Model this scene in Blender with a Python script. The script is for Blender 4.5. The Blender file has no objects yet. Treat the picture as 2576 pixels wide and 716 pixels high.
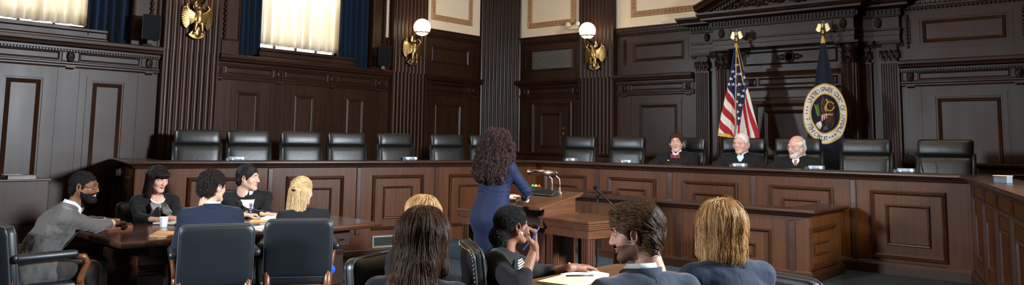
import bpy, math, random
import numpy as np
from mathutils import Vector, Matrix, Quaternion
random.seed(7)
RNG = np.random.default_rng(11)
SC = bpy.context.scene
COL = SC.collection
PI = math.pi
def R(d): return math.radians(d)

# ------------------------------------------------------------------ materials
def lin(c):
    return tuple(((v/255)/12.92 if v/255 <= .04045 else ((v/255+.055)/1.055)**2.4) for v in c)
class NT:
    def __init__(s, name):
        s.m = bpy.data.materials.new(name); s.m.use_nodes = True
        s.t = s.m.node_tree; s.n = s.t.nodes; s.p = s.n['Principled BSDF']; s.out = s.n['Material Output']
    def add(s, typ, **kw):
        n = s.n.new(typ)
        for k, v in kw.items():
            if k in n.inputs: n.inputs[k].default_value = v
            else: setattr(n, k, v)
        return n
    def link(s, a, b): s.t.links.new(a, b)
    def set(s, **kw):
        for k, v in kw.items():
            k = k.replace('_', ' ')
            s.p.inputs[k].default_value = (*v, 1) if isinstance(v, tuple) and len(v) == 3 else v
def coords(t, scale, rot=(0, 0, 0)):
    c = t.add('ShaderNodeTexCoord'); mp = t.add('ShaderNodeMapping')
    mp.inputs['Scale'].default_value = scale; mp.inputs['Rotation'].default_value = rot
    t.link(c.outputs['Object'], mp.inputs['Vector'])
    return mp.outputs['Vector']
def ramp(t, fac, stops):
    r = t.add('ShaderNodeValToRGB')
    e = r.color_ramp.elements
    while len(e) < len(stops): e.new(.5)
    for i, (p, c) in enumerate(stops):
        e[i].position = p; e[i].color = (*c, 1)
    t.link(fac, r.inputs['Fac'])
    return r.outputs['Color']
def bump(t, h, strength, dist=.002):
    b = t.add('ShaderNodeBump'); b.inputs['Strength'].default_value = strength; b.inputs['Distance'].default_value = dist
    t.link(h, b.inputs['Height']); t.link(b.outputs['Normal'], t.p.inputs['Normal'])
def wood(name, dark, light, rough=.33, axis='z', grain=28., spec=.5, coat=0., bmp=.12):
    t = NT(name)
    sc = {'z': (grain, grain, 1.3), 'x': (1.3, grain, grain), 'y': (grain, 1.3, grain)}[axis]
    v = coords(t, sc)
    n1 = t.add('ShaderNodeTexNoise', Scale=1., Detail=7., Roughness=.62, Distortion=.6)
    t.link(v, n1.inputs['Vector'])
    v2 = coords(t, {'z': (2.2, 2.2, .5), 'x': (.5, 2.2, 2.2), 'y': (2.2, .5, 2.2)}[axis])
    n2 = t.add('ShaderNodeTexNoise', Scale=1., Detail=3., Roughness=.5)
    t.link(v2, n2.inputs['Vector'])
    mx = t.add('ShaderNodeMix', data_type='FLOAT'); mx.inputs[0].default_value = .42
    t.link(n1.outputs['Fac'], mx.inputs[2]); t.link(n2.outputs['Fac'], mx.inputs[3])
    mid = tuple((a+b)/2 for a, b in zip(dark, light))
    c = ramp(t, mx.outputs[0], [(.3, dark), (.5, mid), (.7, light)])
    t.link(c, t.p.inputs['Base Color'])
    t.set(Roughness=rough, Specular_IOR_Level=spec, Coat_Weight=coat, Coat_Roughness=.15)
    rr = t.add('ShaderNodeMapRange'); rr.inputs['To Min'].default_value = rough-.07; rr.inputs['To Max'].default_value = rough+.12
    t.link(n2.outputs['Fac'], rr.inputs['Value']); t.link(rr.outputs['Result'], t.p.inputs['Roughness'])
    bump(t, n1.outputs['Fac'], bmp, .001)
    return t.m
def plain(name, col, rough=.5, metal=0., spec=.5, var=.0, vscale=20., bmp=0., bscale=200., sheen=0.):
    t = NT(name); t.set(Base_Color=col, Roughness=rough, Metallic=metal, Specular_IOR_Level=spec, Sheen_Weight=sheen)
    if var:
        n = t.add('ShaderNodeTexNoise', Scale=vscale, Detail=4.)
        t.link(coords(t, (1, 1, 1)), n.inputs['Vector'])
        c = ramp(t, n.outputs['Fac'], [(.3, tuple(x*(1-var) for x in col)), (.7, tuple(min(1, x*(1+var)) for x in col))])
        t.link(c, t.p.inputs['Base Color'])
    if bmp:
        n = t.add('ShaderNodeTexNoise', Scale=bscale, Detail=3.)
        t.link(coords(t, (1, 1, 1)), n.inputs['Vector']); bump(t, n.outputs['Fac'], bmp, .002)
    return t.m
def leather(name, col, rough=.36, crease=.25):
    t = NT(name); t.set(Base_Color=col, Roughness=rough, Specular_IOR_Level=.55)
    v = t.add('ShaderNodeTexVoronoi', Scale=260.); n = t.add('ShaderNodeTexNoise', Scale=9., Detail=3., Distortion=1.2)
    cv = coords(t, (1, 1, 1)); t.link(cv, v.inputs['Vector']); t.link(cv, n.inputs['Vector'])
    a = t.add('ShaderNodeMath', operation='MULTIPLY_ADD'); a.inputs[1].default_value = 14*crease
    t.link(n.outputs['Fac'], a.inputs[0]); t.link(v.outputs['Distance'], a.inputs[2])
    bump(t, a.outputs[0], .16, .002)
    return t.m
def emit(name, col, s):
    t = NT(name); t.set(Base_Color=col, Emission_Color=col, Emission_Strength=s, Roughness=.3)
    return t.m
def cloth(name, col, rough=.85, weave=900., stripe=None, var=.06, sheen=.25):
    t = NT(name); t.set(Base_Color=col, Roughness=rough, Specular_IOR_Level=.25, Sheen_Weight=sheen, Sheen_Roughness=.4)
    cv = coords(t, (1, 1, 1))
    n = t.add('ShaderNodeTexNoise', Scale=weave*.25, Detail=2.); t.link(cv, n.inputs['Vector'])
    c = ramp(t, n.outputs['Fac'], [(.3, tuple(x*(1-var*2) for x in col)), (.7, tuple(x*(1+var*2) for x in col))])
    t.link(c, t.p.inputs['Base Color'])
    w = t.add('ShaderNodeTexNoise', Scale=7., Detail=3., Distortion=1.5); t.link(cv, w.inputs['Vector'])
    a = t.add('ShaderNodeMath', operation='MULTIPLY_ADD'); a.inputs[1].default_value = .06
    t.link(n.outputs['Fac'], a.inputs[0]); t.link(w.outputs['Fac'], a.inputs[2])
    bump(t, a.outputs[0], .3, .014)
    return t.m
def stripes(name, cols, period, axis='z', rough=.8, noise=0.):
    """repeating colour bands along an object axis"""
    t = NT(name); t.set(Roughness=rough, Specular_IOR_Level=.25)
    c = t.add('ShaderNodeTexCoord'); s = t.add('ShaderNodeSeparateXYZ'); t.link(c.outputs['Object'], s.inputs[0])
    val = s.outputs['XYZ'.index(axis.upper())]
    if noise:
        nz = t.add('ShaderNodeTexNoise', Scale=60., Detail=3.); t.link(c.outputs['Object'], nz.inputs['Vector'])
        ma = t.add('ShaderNodeMath', operation='MULTIPLY_ADD'); ma.inputs[1].default_value = noise
        t.link(nz.outputs['Fac'], ma.inputs[0]); t.link(val, ma.inputs[2]); val = ma.outputs[0]
    d = t.add('ShaderNodeMath', operation='DIVIDE'); d.inputs[1].default_value = period; t.link(val, d.inputs[0])
    f = t.add('ShaderNodeMath', operation='FRACT'); t.link(d.outputs[0], f.inputs[0])
    r = t.add('ShaderNodeValToRGB'); r.color_ramp.interpolation = 'CONSTANT'
    e = r.color_ramp.elements
    while len(e) < len(cols): e.new(.5)
    for i, cc in enumerate(cols): e[i].position = i/len(cols); e[i].color = (*cc, 1)
    t.link(f.outputs[0], r.inputs['Fac']); t.link(r.outputs['Color'], t.p.inputs['Base Color'])
    return t.m

MT = {}
MT['wall_wood'] = wood('wall_wood', (.010, .0034, .0014), (.040, .0132, .0045), .36, 'z', 34, .24, bmp=.10)
MT['wall_wood_h'] = wood('wall_wood_horizontal', (.0095, .0032, .0015), (.036, .0115, .0047), .36, 'x', 34, .24, bmp=.10)
MT['carved'] = plain('carved_dark_wood', (.017, .0062, .003), .42, spec=.18, var=.3, vscale=30)
MT['bench_wood'] = wood('bench_wood', (.032, .0096, .0022), (.104, .0325, .0058), .36, 'z', 40, .2)
MT['bench_wood_h'] = wood('bench_wood_horizontal', (.018, .0068, .0038), (.048, .018, .0085), .25, 'y', 40, .5)
MT['bench_trim'] = wood('bench_trim_wood', (.018, .0058, .0018), (.056, .018, .0045), .3, 'y', 30, .4)
MT['desk_wood'] = wood('desk_wood', (.032, .0096, .0024), (.10, .0315, .0062), .36, 'z', 40, .25)
MT['podium_wood'] = wood('podium_wood', (.04, .014, .006), (.115, .043, .017), .3, 'x', 36, .5)
MT['podium_wood_v'] = wood('podium_wood_upright', (.03, .010, .0045), (.085, .031, .0125), .3, 'z', 36, .5)
MT['table_wood'] = wood('table_wood', (.03, .0098, .0045), (.08, .028, .012), .2, 'x', 32, .55, coat=.3)
MT['table_dark'] = wood('table_leg_wood', (.012, .005, .003), (.034, .012, .0065), .3, 'z', 32, .5)
MT['front_table'] = wood('front_table_wood', (.085, .036, .014), (.19, .085, .034), .3, 'x', 30, .5, coat=.2)
MT['chair_wood'] = wood('chair_wood', (.075, .022, .007), (.19, .065, .022), .28, 'z', 30, .5, coat=.3)
MT['leather'] = leather('black_leather', (.012, .014, .017), .34)
MT['leather_navy'] = leather('dark_navy_leather', (.0058, .0075, .0105), .40, .1)
MT['leather_bench'] = leather('bench_chair_leather', (.009, .009, .0095), .36, .35)
MT['piping'] = plain('leather_piping', (.05, .055, .06), .3)
MT['gold'] = plain('gilt_brass', (.40, .26, .095), .36, 1., var=.25, vscale=40)
MT['brass'] = plain('polished_brass', (.75, .52, .22), .22, 1.)
MT['antique'] = plain('antique_silver_gold', (.42, .33, .17), .4, 1., var=.35, vscale=60)
MT['chrome'] = plain('brushed_steel', (.62, .6, .57), .22, 1.)
MT['bronze'] = plain('bronze_lamp_metal', (.42, .31, .22), .24, 1.)
MT['black'] = plain('black_plastic', (.008, .008, .009), .42)
MT['darkgrey'] = plain('charcoal_speaker_cloth', (.0045, .0045, .005), .9, spec=.15, bmp=.4, bscale=600)
MT['plaster'] = plain('cream_plaster', (.80, .64, .45), .75, var=.03, vscale=3)
MT['ornament'] = plain('ochre_plaster_ornament', (.42, .235, .11), .6, var=.25, vscale=45)
MT['ceiling'] = plain('ceiling_paint', (.7, .6, .46), .8, var=.03, vscale=2)
MT['white'] = plain('white_paper', (.82, .81, .78), .7)
MT['yellow_paper'] = plain('yellow_legal_paper', (.80, .68, .36), .7)
MT['manila'] = plain('manila_paper', (.62, .36, .13), .65)
MT['grey_metal'] = plain('grey_painted_metal', (.17, .165, .135), .5)
MT['offwhite'] = plain('off_white_plastic', (.75, .68, .55), .45)
MT['globe'] = emit('lit_opal_glass', (1., .74, .38), 11.)
MT['daylight'] = emit('daylight_glass', (1., .97, .92), 5.5)
MT['grille_dark'] = plain('vent_shade', (.004, .004, .004), .9)

# ------------------------------------------------------------------ mesh builder
class MB:
    def __init__(s, T=None):
        s.v = []; s.f = []; s.mi = []; s.sm = []; s.T = T or Matrix.Identity(4); s.cur = 0; s.smooth = False
    def add(s, vs, fs, smooth=None):
        o = len(s.v); T = s.T
        s.v.extend([tuple(T @ Vector(p)) for p in vs])
        sm = s.smooth if smooth is None else smooth
        for f in fs:
            s.f.append([o+i for i in f]); s.mi.append(s.cur); s.sm.append(sm)
        return s
    def box(s, x0, x1, y0, y1, z0, z1):
        vs = [(x, y, z) for x in (x0, x1) for y in (y0, y1) for z in (z0, z1)]
        return s.add(vs, [(0, 1, 3, 2), (4, 6, 7, 5), (0, 4, 5, 1), (2, 3, 7, 6), (0, 2, 6, 4), (1, 5, 7, 3)], False)
    def cbox(s, x0, x1, y0, y1, z0, z1, c=.005):
        """box with chamfered edges"""
        def rect(a, z): return [(x0+a, y0+a, z), (x1-a, y0+a, z), (x1-a, y1-a, z), (x0+a, y1-a, z)]
        def oct_(a, z):
            return [(x0+c, y0+a, z), (x1-c, y0+a, z), (x1-a, y0+c, z), (x1-a, y1-c, z), (x1-c, y1-a, z), (x0+c, y1-a, z), (x0+a, y1-c, z), (x0+a, y0+c, z)]
        vs = oct_(c*.999, z0) + oct_(0, z0+c) + oct_(0, z1-c) + oct_(c*.999, z1)
        return s.stack(vs, 8, caps=True)
    def stack(s, vs, n, caps=True, close=True, smooth=None):
        """rings of n verts, bridged"""
        m = len(vs)//n; fs = []
        for i in range(m-1):
            for j in range(n if close else n-1):
                k = (j+1) % n
                fs.append((i*n+j, i*n+k, (i+1)*n+k, (i+1)*n+j))
        if caps and close:
            fs.append(tuple(range(n-1, -1, -1))); fs.append(tuple((m-1)*n+j for j in range(n)))
        return s.add(vs, fs, smooth)
    def prism(s, prof, axis, a0, a1, caps=True, smooth=None):
        """extrude a closed 2-D profile along an axis (x: prof=(y,z), y: (x,z), z: (x,y))"""
        def P(p, a): return {'x': (a, p[0], p[1]), 'y': (p[0], a, p[1]), 'z': (p[0], p[1], a)}[axis]
        return s.stack([P(p, a0) for p in prof]+[P(p, a1) for p in prof], len(prof), caps, True, smooth)
    def frame(s, a0, a1, z0, z1, prof, fill=False):
        """mitred rectangular moulding in the local x-z plane, y is the outward depth; prof = (inset, depth)"""
        vs = []
        for i, d in prof:
            vs += [(a0+i, d, z0+i), (a1-i, d, z0+i), (a1-i, d, z1-i), (a0+i, d, z1-i)]
        n = len(prof); fs = []
        for k in range(n-1):
            for j in range(4):
                q = (j+1) % 4
                fs.append((k*4+j, k*4+q, (k+1)*4+q, (k+1)*4+j))
        if fill: fs.append(tuple((n-1)*4+j for j in range(4)))
        return s.add(vs, fs, False)
    def sweep(s, path, prof, closed=False, cap=True, smooth=None):
        """sweep (offset, z) profile along a plan polyline with mitres; offset is to the right of travel"""
        n = len(path); rings = []
        for i, p in enumerate(path):
            def seg(a, b):
                d = Vector((b[0]-a[0], b[1]-a[1])); return d.normalized()
            if closed or 0 < i < n-1:
                d0 = seg(path[i-1], p); d1 = seg(p, path[(i+1) % n])
            elif i == 0: d0 = d1 = seg(p, path[1])
            else: d0 = d1 = seg(path[i-1], p)
            n0 = Vector((d0.y, -d0.x)); n1 = Vector((d1.y, -d1.x))
            m = (n0+n1); m = m/max(m.dot(n0), 1e-6) if m.length > 1e-6 else n0
            rings.append([(p[0]+m.x*o, p[1]+m.y*o, z) for o, z in prof])
        k = len(prof); vs = [q for r in rings for q in r]; fs = []
        for i in range(n if closed else n-1):
            i2 = (i+1) % n
            for j in range(k):
                j2 = (j+1) % k
                fs.append((i*k+j, i*k+j2, i2*k+j2, i2*k+j))
        if cap and not closed:
            fs.append(tuple(range(k-1, -1, -1))); fs.append(tuple((n-1)*k+j for j in range(k)))
        return s.add(vs, fs, smooth if smooth is not None else False)
    def lathe(s, prof, c=(0, 0, 0), n=20, axis='z', smooth=True, caps=True):
        vs = []
        for r, h in prof:
            for j in range(n):
                t = 2*PI*j/n; x, y = r*math.cos(t), r*math.sin(t)
                q = {'z': (x, y, h), 'x': (h, x, y), 'y': (y, h, x)}[axis]
                vs.append((q[0]+c[0], q[1]+c[1], q[2]+c[2]))
        return s.stack(vs, n, caps, True, smooth)
    def tube(s, pts, r, n=8, caps=True, squash=None):
        pts = [Vector(p) for p in pts]; m = len(pts)
        rr = r if hasattr(r, '__len__') else [r]*m
        t = (pts[1]-pts[0]).normalized(); up = Vector((0, 0, 1)) if abs(t.z) < .9 else Vector((1, 0, 0))
        u = t.cross(up).normalized(); vs = []
        for i, p in enumerate(pts):
            d = ((pts[min(i+1, m-1)]-pts[max(i-1, 0)])).normalized()
            u = (u-d*u.dot(d)).normalized(); w = d.cross(u)
            for j in range(n):
                a = 2*PI*j/n
                vs.append(p+(u*math.cos(a)+w*math.sin(a)*(squash or 1))*rr[i])
        return s.stack(vs, n, caps, True, True)
    def ball(s, c, r, n=12, m=8):
        rx, ry, rz = r if hasattr(r, '__len__') else (r, r, r)
        vs = [(c[0], c[1], c[2]-rz)]; fs = []
        for i in range(1, m):
            a = -PI/2+PI*i/m
            for j in range(n):
                t = 2*PI*j/n
                vs.append((c[0]+rx*math.cos(a)*math.cos(t), c[1]+ry*math.cos(a)*math.sin(t), c[2]+rz*math.sin(a)))
        vs.append((c[0], c[1], c[2]+rz)); L = len(vs)-1
        for j in range(n):
            k = (j+1) % n
            fs.append((0, 1+k, 1+j)); fs.append((L, 1+(m-2)*n+j, 1+(m-2)*n+k))
            for i in range(m-2):
                fs.append((1+i*n+j, 1+i*n+k, 1+(i+1)*n+k, 1+(i+1)*n+j))
        return s.add(vs, fs, True)
    def grid(s, P, smooth=True, close_u=False):
        """P[i][j] points"""
        m, n = len(P), len(P[0]); fs = []
        for i in range(m-1+(1 if close_u else 0)):
            for j in range(n-1):
                i2 = (i+1) % m
                fs.append((i*n+j, i*n+j+1, i2*n+j+1, i2*n+j))
        return s.add([p for r in P for p in r], fs, smooth)
    def rbox(s, c, size, r=.02, n=3, rot=None):
        """rounded box (superellipse-cornered) centred at c"""
        hx, hy, hz = [max(v/2, r*1.001) for v in size]
        pts = []
        k = n*4
        def ring(inset, z):
            o = []
            for q in range(4):
                sx, sy = ((1, 1), (-1, 1), (-1, -1), (1, -1))[q]
                for i in range(n+1):
                    a = (q+i/n)*PI/2
                    o.append(((hx-r)*sx+(r-inset)*math.cos(a), (hy-r)*sy+(r-inset)*math.sin(a), z))
            return o
        rings = []
        for i in range(n+1):
            a = PI/2*i/n; rings.append(ring(r*(1-math.sin(a)) if i < n else 0, -hz+r*(1-math.cos(a))))
        for i in range(n, -1, -1):
            a = PI/2*i/n; rings.append(ring(r*(1-math.sin(a)) if i < n else 0, hz-r*(1-math.cos(a))))
        M = Matrix.Translation(Vector(c)) @ (rot.to_4x4() if rot is not None else Matrix.Identity(4))
        vs = [tuple(M @ Vector(p)) for g in rings for p in g]
        return s.stack(vs, 4*(n+1), True, True, True)
    def obj(s, name, mats, parent=None, bevel=0., loc=None, auto=None):
        me = bpy.data.meshes.new(name); me.from_pydata(s.v, [], s.f); 
        for m in (mats if isinstance(mats, (list, tuple)) else [mats]): me.materials.append(MT[m] if isinstance(m, str) else m)
        if any(s.mi): me.polygons.foreach_set('material_index', s.mi)
        me.polygons.foreach_set('use_smooth', s.sm)
        me.update()
        o = bpy.data.objects.new(name, me); COL.objects.link(o)
        if parent is not None: o.parent = parent
        if bevel:
            b = o.modifiers.new('edge_rounding', 'BEVEL'); b.width = bevel; b.segments = 2; b.limit_method = 'ANGLE'; b.angle_limit = R(40)
        return o
def empty(name, loc=(0, 0, 0), rz=0.):
    o = bpy.data.objects.new(name, None); COL.objects.link(o); o.location = loc; o.rotation_euler = (0, 0, rz)
    o.empty_display_size = .1
    return o
def tag(o, label=None, cat=None, group=None, kind=None):
    if label: o['label'] = label
    if cat: o['category'] = cat
    if group: o['group'] = group
    if kind: o['kind'] = kind
    return o
def copy_tree(o, parent=None, label=None):
    c = o.copy(); COL.objects.link(c)
    if parent is not None: c.parent = parent
    for ch in o.children: copy_tree(ch, c)
    if label: c['label'] = label
    return c
def plane_T(o, u, n):
    """matrix: local x along the wall (u), local y out of the wall (n), local z up"""
    u = Vector(u); n = Vector(n)
    return Matrix(((u.x, n.x, 0, o[0]), (u.y, n.y, 0, o[1]), (u.z, n.z, 1, o[2]), (0, 0, 0, 1)))
def qmesh(name, V, F, mats, parent=None, mi=None, smooth=True):
    """numpy quads/tris to object"""
    me = bpy.data.meshes.new(name)
    V = np.asarray(V, np.float32); F = np.asarray(F, np.int32)
    me.vertices.add(len(V)); me.vertices.foreach_set('co', V.ravel())
    k = F.shape[1]
    me.loops.add(F.size); me.loops.foreach_set('vertex_index', F.ravel())
    me.polygons.add(len(F)); me.polygons.foreach_set('loop_start', np.arange(0, F.size, k, dtype=np.int32))
    if mi is not None: me.polygons.foreach_set('material_index', np.asarray(mi, np.int32))
    for m in mats: me.materials.append(MT[m] if isinstance(m, str) else m)
    me.update(calc_edges=True); me.validate()
    me.polygons.foreach_set('use_smooth', [smooth]*len(me.polygons))
    o = bpy.data.objects.new(name, me); COL.objects.link(o)
    if parent is not None: o.parent = parent
    return o
# ------------------------------------------------------------------ lettering (glyph outlines taken once, before the scene fills up)
GLYPH = {}
def _glyphs(chars):
    for ch in chars:
        cu = bpy.data.curves.new('glyph', 'FONT'); cu.body = ch; cu.resolution_u = 3
        o = bpy.data.objects.new('glyph', cu); COL.objects.link(o); bpy.context.view_layer.update()
        dg = bpy.context.evaluated_depsgraph_get(); e = o.evaluated_get(dg); me = e.to_mesh()
        GLYPH[ch] = ([tuple(v.co) for v in me.vertices], [tuple(p.vertices) for p in me.polygons]); e.to_mesh_clear()
        bpy.data.objects.remove(o); bpy.data.curves.remove(cu)
_glyphs('UNITEDSAOFCPLHRM')
# ================================================================== the room
YL, XR = 10.45, 11.71
TL = plane_T((0, YL, 0), (1, 0, 0), (0, -1, 0))
TB = plane_T((XR, 0, 0), (0, 1, 0), (-1, 0, 0))
ZD, ZP = .45, .18                      # dais behind the bench, low platform before it
W16 = (math.cos(R(16)), math.sin(R(16)))
BL = (9.254, 7.542); BR = (9.254, 1.735)
LE = (BL[0]-5.55*W16[0], BL[1]+5.55*W16[1]); RE = (BR[0]-5.9*W16[0], BR[1]-5.9*W16[1])
def struct(o, label, cat): return tag(o, label, cat, None, 'structure')

f = MB(); f.box(-5, 12.2, -4.2, 11.2, -.12, 0)
carpet = NT('blue_grey_carpet'); carpet.set(Roughness=.95, Specular_IOR_Level=.1)
_v = coords(carpet, (1, 1, 1)); _n = carpet.add('ShaderNodeTexVoronoi', Scale=70.); carpet.link(_v, _n.inputs['Vector'])
_n2 = carpet.add('ShaderNodeTexNoise', Scale=240., Detail=2.); carpet.link(_v, _n2.inputs['Vector'])
_mx = carpet.add('ShaderNodeMix', data_type='FLOAT'); _mx.inputs[0].default_value = .5
carpet.link(_n.outputs['Distance'], _mx.inputs[2]); carpet.link(_n2.outputs['Fac'], _mx.inputs[3])
carpet.link(ramp(carpet, _mx.outputs[0], [(.25, (.018, .026, .034)), (.6, (.05, .066, .08))]), carpet.p.inputs['Base Color'])
bump(carpet, _mx.outputs[0], .5, .004); MT['carpet'] = carpet.m
struct(f.obj('floor', 'carpet'), 'blue-grey patterned carpet of the courtroom floor', 'floor')
p = MB(); e0 = 7.45
yl = BL[1]+(BL[0]-e0)*W16[1]/W16[0]; yr = BR[1]-(BR[0]-e0)*W16[1]/W16[0]
p.prism([(e0, yr), (BR[0], BR[1]), (BL[0], BL[1]), (e0, yl)], 'z', 0, ZP)
struct(p.obj('floor_platform', 'carpet', bevel=.012), 'low carpeted platform in front of the long bench', 'floor')
p = MB(); p.prism([(LE[0]+.3, LE[1]+.0), (BL[0]+.25, BL[1]+.07), (BR[0]+.25, BR[1]-.07), (RE[0]+.3, RE[1]), (RE[0]+.6, -1.9), (XR, -1.9), (XR, YL), (LE[0]+.66, YL)], 'z', 0.002, ZD)
struct(p.obj('floor_dais', 'carpet'), 'raised carpeted dais behind the long bench', 'floor')
c = MB(); c.box(-5, 12.2, -4.2, 11.2, 6.3, 6.45)
struct(c.obj('ceiling', 'ceiling'), 'pale painted ceiling above the courtroom', 'ceiling')

# --- profiles
FR_BIG = [(0, 0), (.004, .016), (.016, .024), (.03, .014), (.036, .02), (.05, .008), (.06, 0.001)]
FR_WALL = [(0, 0), (.004, .010), (.014, .014), (.026, .006), (.034, .010), (.046, .003), (.052, .001)]
FR_MID = [(0, 0), (.003, .012), (.012, .018), (.022, .008), (.03, 0.001)]
CORN = [(-.02, 2.585), (.025, 2.585), (.03, 2.605), (.05, 2.615), (.05, 2.64), (.11, 2.655), (.118, 2.68), (.135, 2.70), (.14, 2.735), (.125, 2.75), (-.02, 2.75)]
MOLD = [(-.02, 2.39), (.022, 2.39), (.03, 2.41), (.03, 2.425), (.042, 2.44), (.042, 2.455), (.0, 2.468), (-.02, 2.468)]

def hmold(mb, a0, a1, prof, ret=True):
    """straight moulding in wall space (x along, y out)"""
    return mb.prism([(d, z) for d, z in prof], 'x', a0, a1)
def rosette(T, a, z, parent, s=1.):
    m = MB(T); m.smooth = True
    m.ball((a, .012, z), (.05*s, .022, .075*s), 14, 8)
    for k in range(7):
        t = (k/6-.5)*2.2
        m.ball((a+.03*s*math.sin(t), .03, z+.012*s+.035*s*math.cos(t)), (.011*s, .010, .02*s), 8, 5)
    m.ball((a, .034, z-.01*s), (.015*s, .012, .022*s), 8, 5); m.ball((a, .022, z-.055*s), (.012*s, .012, .025*s), 8, 5)
    return m.obj('rosette', 'carved', parent)
def corbel(mb, a, z=2.385):
    for k in (-1, 0, 1): mb.ball((a+k*.028, .02, z), (.015, .024, .016), 8, 5)
    mb.box(a-.055, a+.055, 0, .036, z+.008, z+.022)
def bracket(mb, a, z0=2.95, z1=3.38):
    mb.box(a-.03, a+.03, 0, .02, z0+.05, z1-.05)
    for k in range(7): mb.ball((a, .03, z0+.06+k*(z1-z0-.12)/6), (.022, .02, .026), 8, 5)
    mb.ball((a, .015, z0), (.014, .014, .03), 8, 5); mb.ball((a, .015, z1-.01), (.02, .014, .03), 8, 5)
def beads(mb, a0, a1, z, d, r=.017, pitch=.05):
    n = max(1, int(abs(a1-a0)/pitch))
    for i in range(n): mb.ball((a0+(i+.5)*(a1-a0)/n, d, z), (r, r, r*1.15), 8, 5)
def lower_bay(T, a0, a1, panels, ros, friezes, parent, z0=0., skip_panel=False):
    w = MB(T)
    for p0, p1 in panels:
        w.frame(p0-.075, p1+.075, max(z0+.28, .3), 2.30, [(0, 0), (.0, .008), (.055, .008), (.058, 0.002)])
        w.frame(p0-.0, p1+.0, max(z0+.36, .38), 2.225, FR_WALL)
    for a in ros:
        for s in (-.125, .125):
            if a0+.02 < a+s < a1-.02: w.box(a+s-.004, a+s+.004, 0, .006, z0+.15, 2.39)
    w.obj('panel_frames', 'wall_wood', parent)
    h = MB(T); hmold(h, a0, a1, CORN); hmold(h, a0, a1, MOLD)
    n = int((a1-a0)/.034)
    for i in range(n): h.box(a0+(i+.2)*(a1-a0)/n, a0+(i+.8)*(a1-a0)/n, .02, .042, 2.592, 2.612)
    for p0, p1 in friezes: h.frame(p0-.02, p1+.02, 2.478, 2.585, [(0, 0), (.003, .012), (.012, .014), (.02, .004), (.024, .0005)])
    for a in ros: h.frame(a-.1, a+.1, 2.472, 2.59, [(0, 0), (0, .01), (.006, .012), (.009, .008)], True); corbel(h, a)
    hmold(h, a0, a1, [(-.01, z0), (.035, z0), (.035, z0+.2), (.02, z0+.24), (.0, z0+.25), (-.01, z0+.25)])
    h.obj('frieze_cornice', 'wall_wood_h', parent)
    for a in ros: rosette(T, a, 2.532, parent)
def upper_bay(T, a0, a1, pan, parent, br=(), grille=False, frame_x=None):
    w = MB(T)
    w.frame(pan[0]-.08, pan[1]+.08, 2.92, 3.37, [(0, 0), (0, .006), (.05, .006), (.053, .001)])
    if not grille: w.frame(pan[0], pan[1], 2.99, 3.30, FR_WALL)
    else: w.frame(pan[0]-.045, pan[1]+.045, 2.92, 3.355, [(0, 0), (.004, .02), (.03, .024), (.045, .012)])
    for a in br: bracket(w, a)
    hmold(w, a0, a1, [(-.01, 3.455), (.012, 3.455), (.02, 3.49), (.03, 3.50), (.04, 3.575), (.055, 3.585), (.055, 3.605), (-.01, 3.605)])
    n = int((a1-a0)/.06)
    for i in range(n):
        a = a0+(i+.5)*(a1-a0)/n
        w.ball((a-.015, .038, 3.54), (.012, .012, .024), 6, 4); w.ball((a+.015, .036, 3.53), (.009, .01, .018), 6, 4)
    w.obj('upper_panelling', 'wall_wood', parent)
    b = MB(T); beads(b, a0+.02, a1-.02, 3.468, .018); b.obj('bead_moulding', 'carved', parent)
    if grille:
        g = MB(T)
        a = pan[0]
        while a < pan[1]:
            wd = .012+.014*random.random(); g.box(a, min(a+wd*.72, pan[1]), .002, .012+.008*random.random(), 2.965, 3.31); a += wd
        g.obj('grille_slats', plain('grey_cloth_grille', (.10, .088, .075), .7, var=.4, vscale=40), parent)
    pl = MB(T); pl.box(a0, a1, -.05, .004, 3.60, 6.3); pl.obj('plaster', 'plaster', parent)
    if frame_x:
        o = MB(T); o.frame(frame_x[0], frame_x[1], 3.78, 5.6, [(0, .004), (.004, .02), (.02, .03), (.04, .022), (.08, .022), (.092, .03), (.104, .018), (.108, .004)])
        def leafs(x0, x1, z0, z1):
            L = max(abs(x1-x0), abs(z1-z0)); n = int(L/.075)
            for i in range(n):
                t = (i+.5)/n; x = x0+(x1-x0)*t; z = z0+(z1-z0)*t
                ver = abs(z1-z0) > abs(x1-x0)
                o.ball((x, .03, z), (.012, .012, .03) if not ver else (.03, .012, .012), 6, 4)
                o.ball((x+(.025 if not ver else 0), .028, z+(.025 if ver else 0)), (.014, .01, .018), 6, 4)
        a_, b_ = frame_x
        leafs(a_+.06, b_-.06, 3.84, 3.84); leafs(a_+.06, a_+.06, 3.9, 5.5); leafs(b_-.06, b_-.06, 3.9, 5.5)
        o.obj('plaster_frame', 'ornament', parent)
def flutes(w, n, D, dep, mode, m=.022):
    """closed plan profile (x, d) of a fluted pilaster face"""
    pts = [(-w/2, -.02), (-w/2, D)]; pit = (w-2*m)/n; r = pit*.41
    for i in range(n):
        c = -w/2+m+pit*(i+.5)
        pts.append((c-r, D))
        for k in range(1, 8):
            t = PI-PI*k/8
            if mode == 'flute': pts.append((c+r*math.cos(t), D-dep*math.sin(t)))
            else:
                if k == 1: pts.append((c-r, D-dep*.75))
                pts.append((c+r*.86*math.cos(t), D-dep*.75+dep*.8*math.sin(t)))
                if k == 7: pts.append((c+r, D-dep*.75))
        pts.append((c+r, D))
    return pts+[(w/2, D), (w/2, -.02)]
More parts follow.
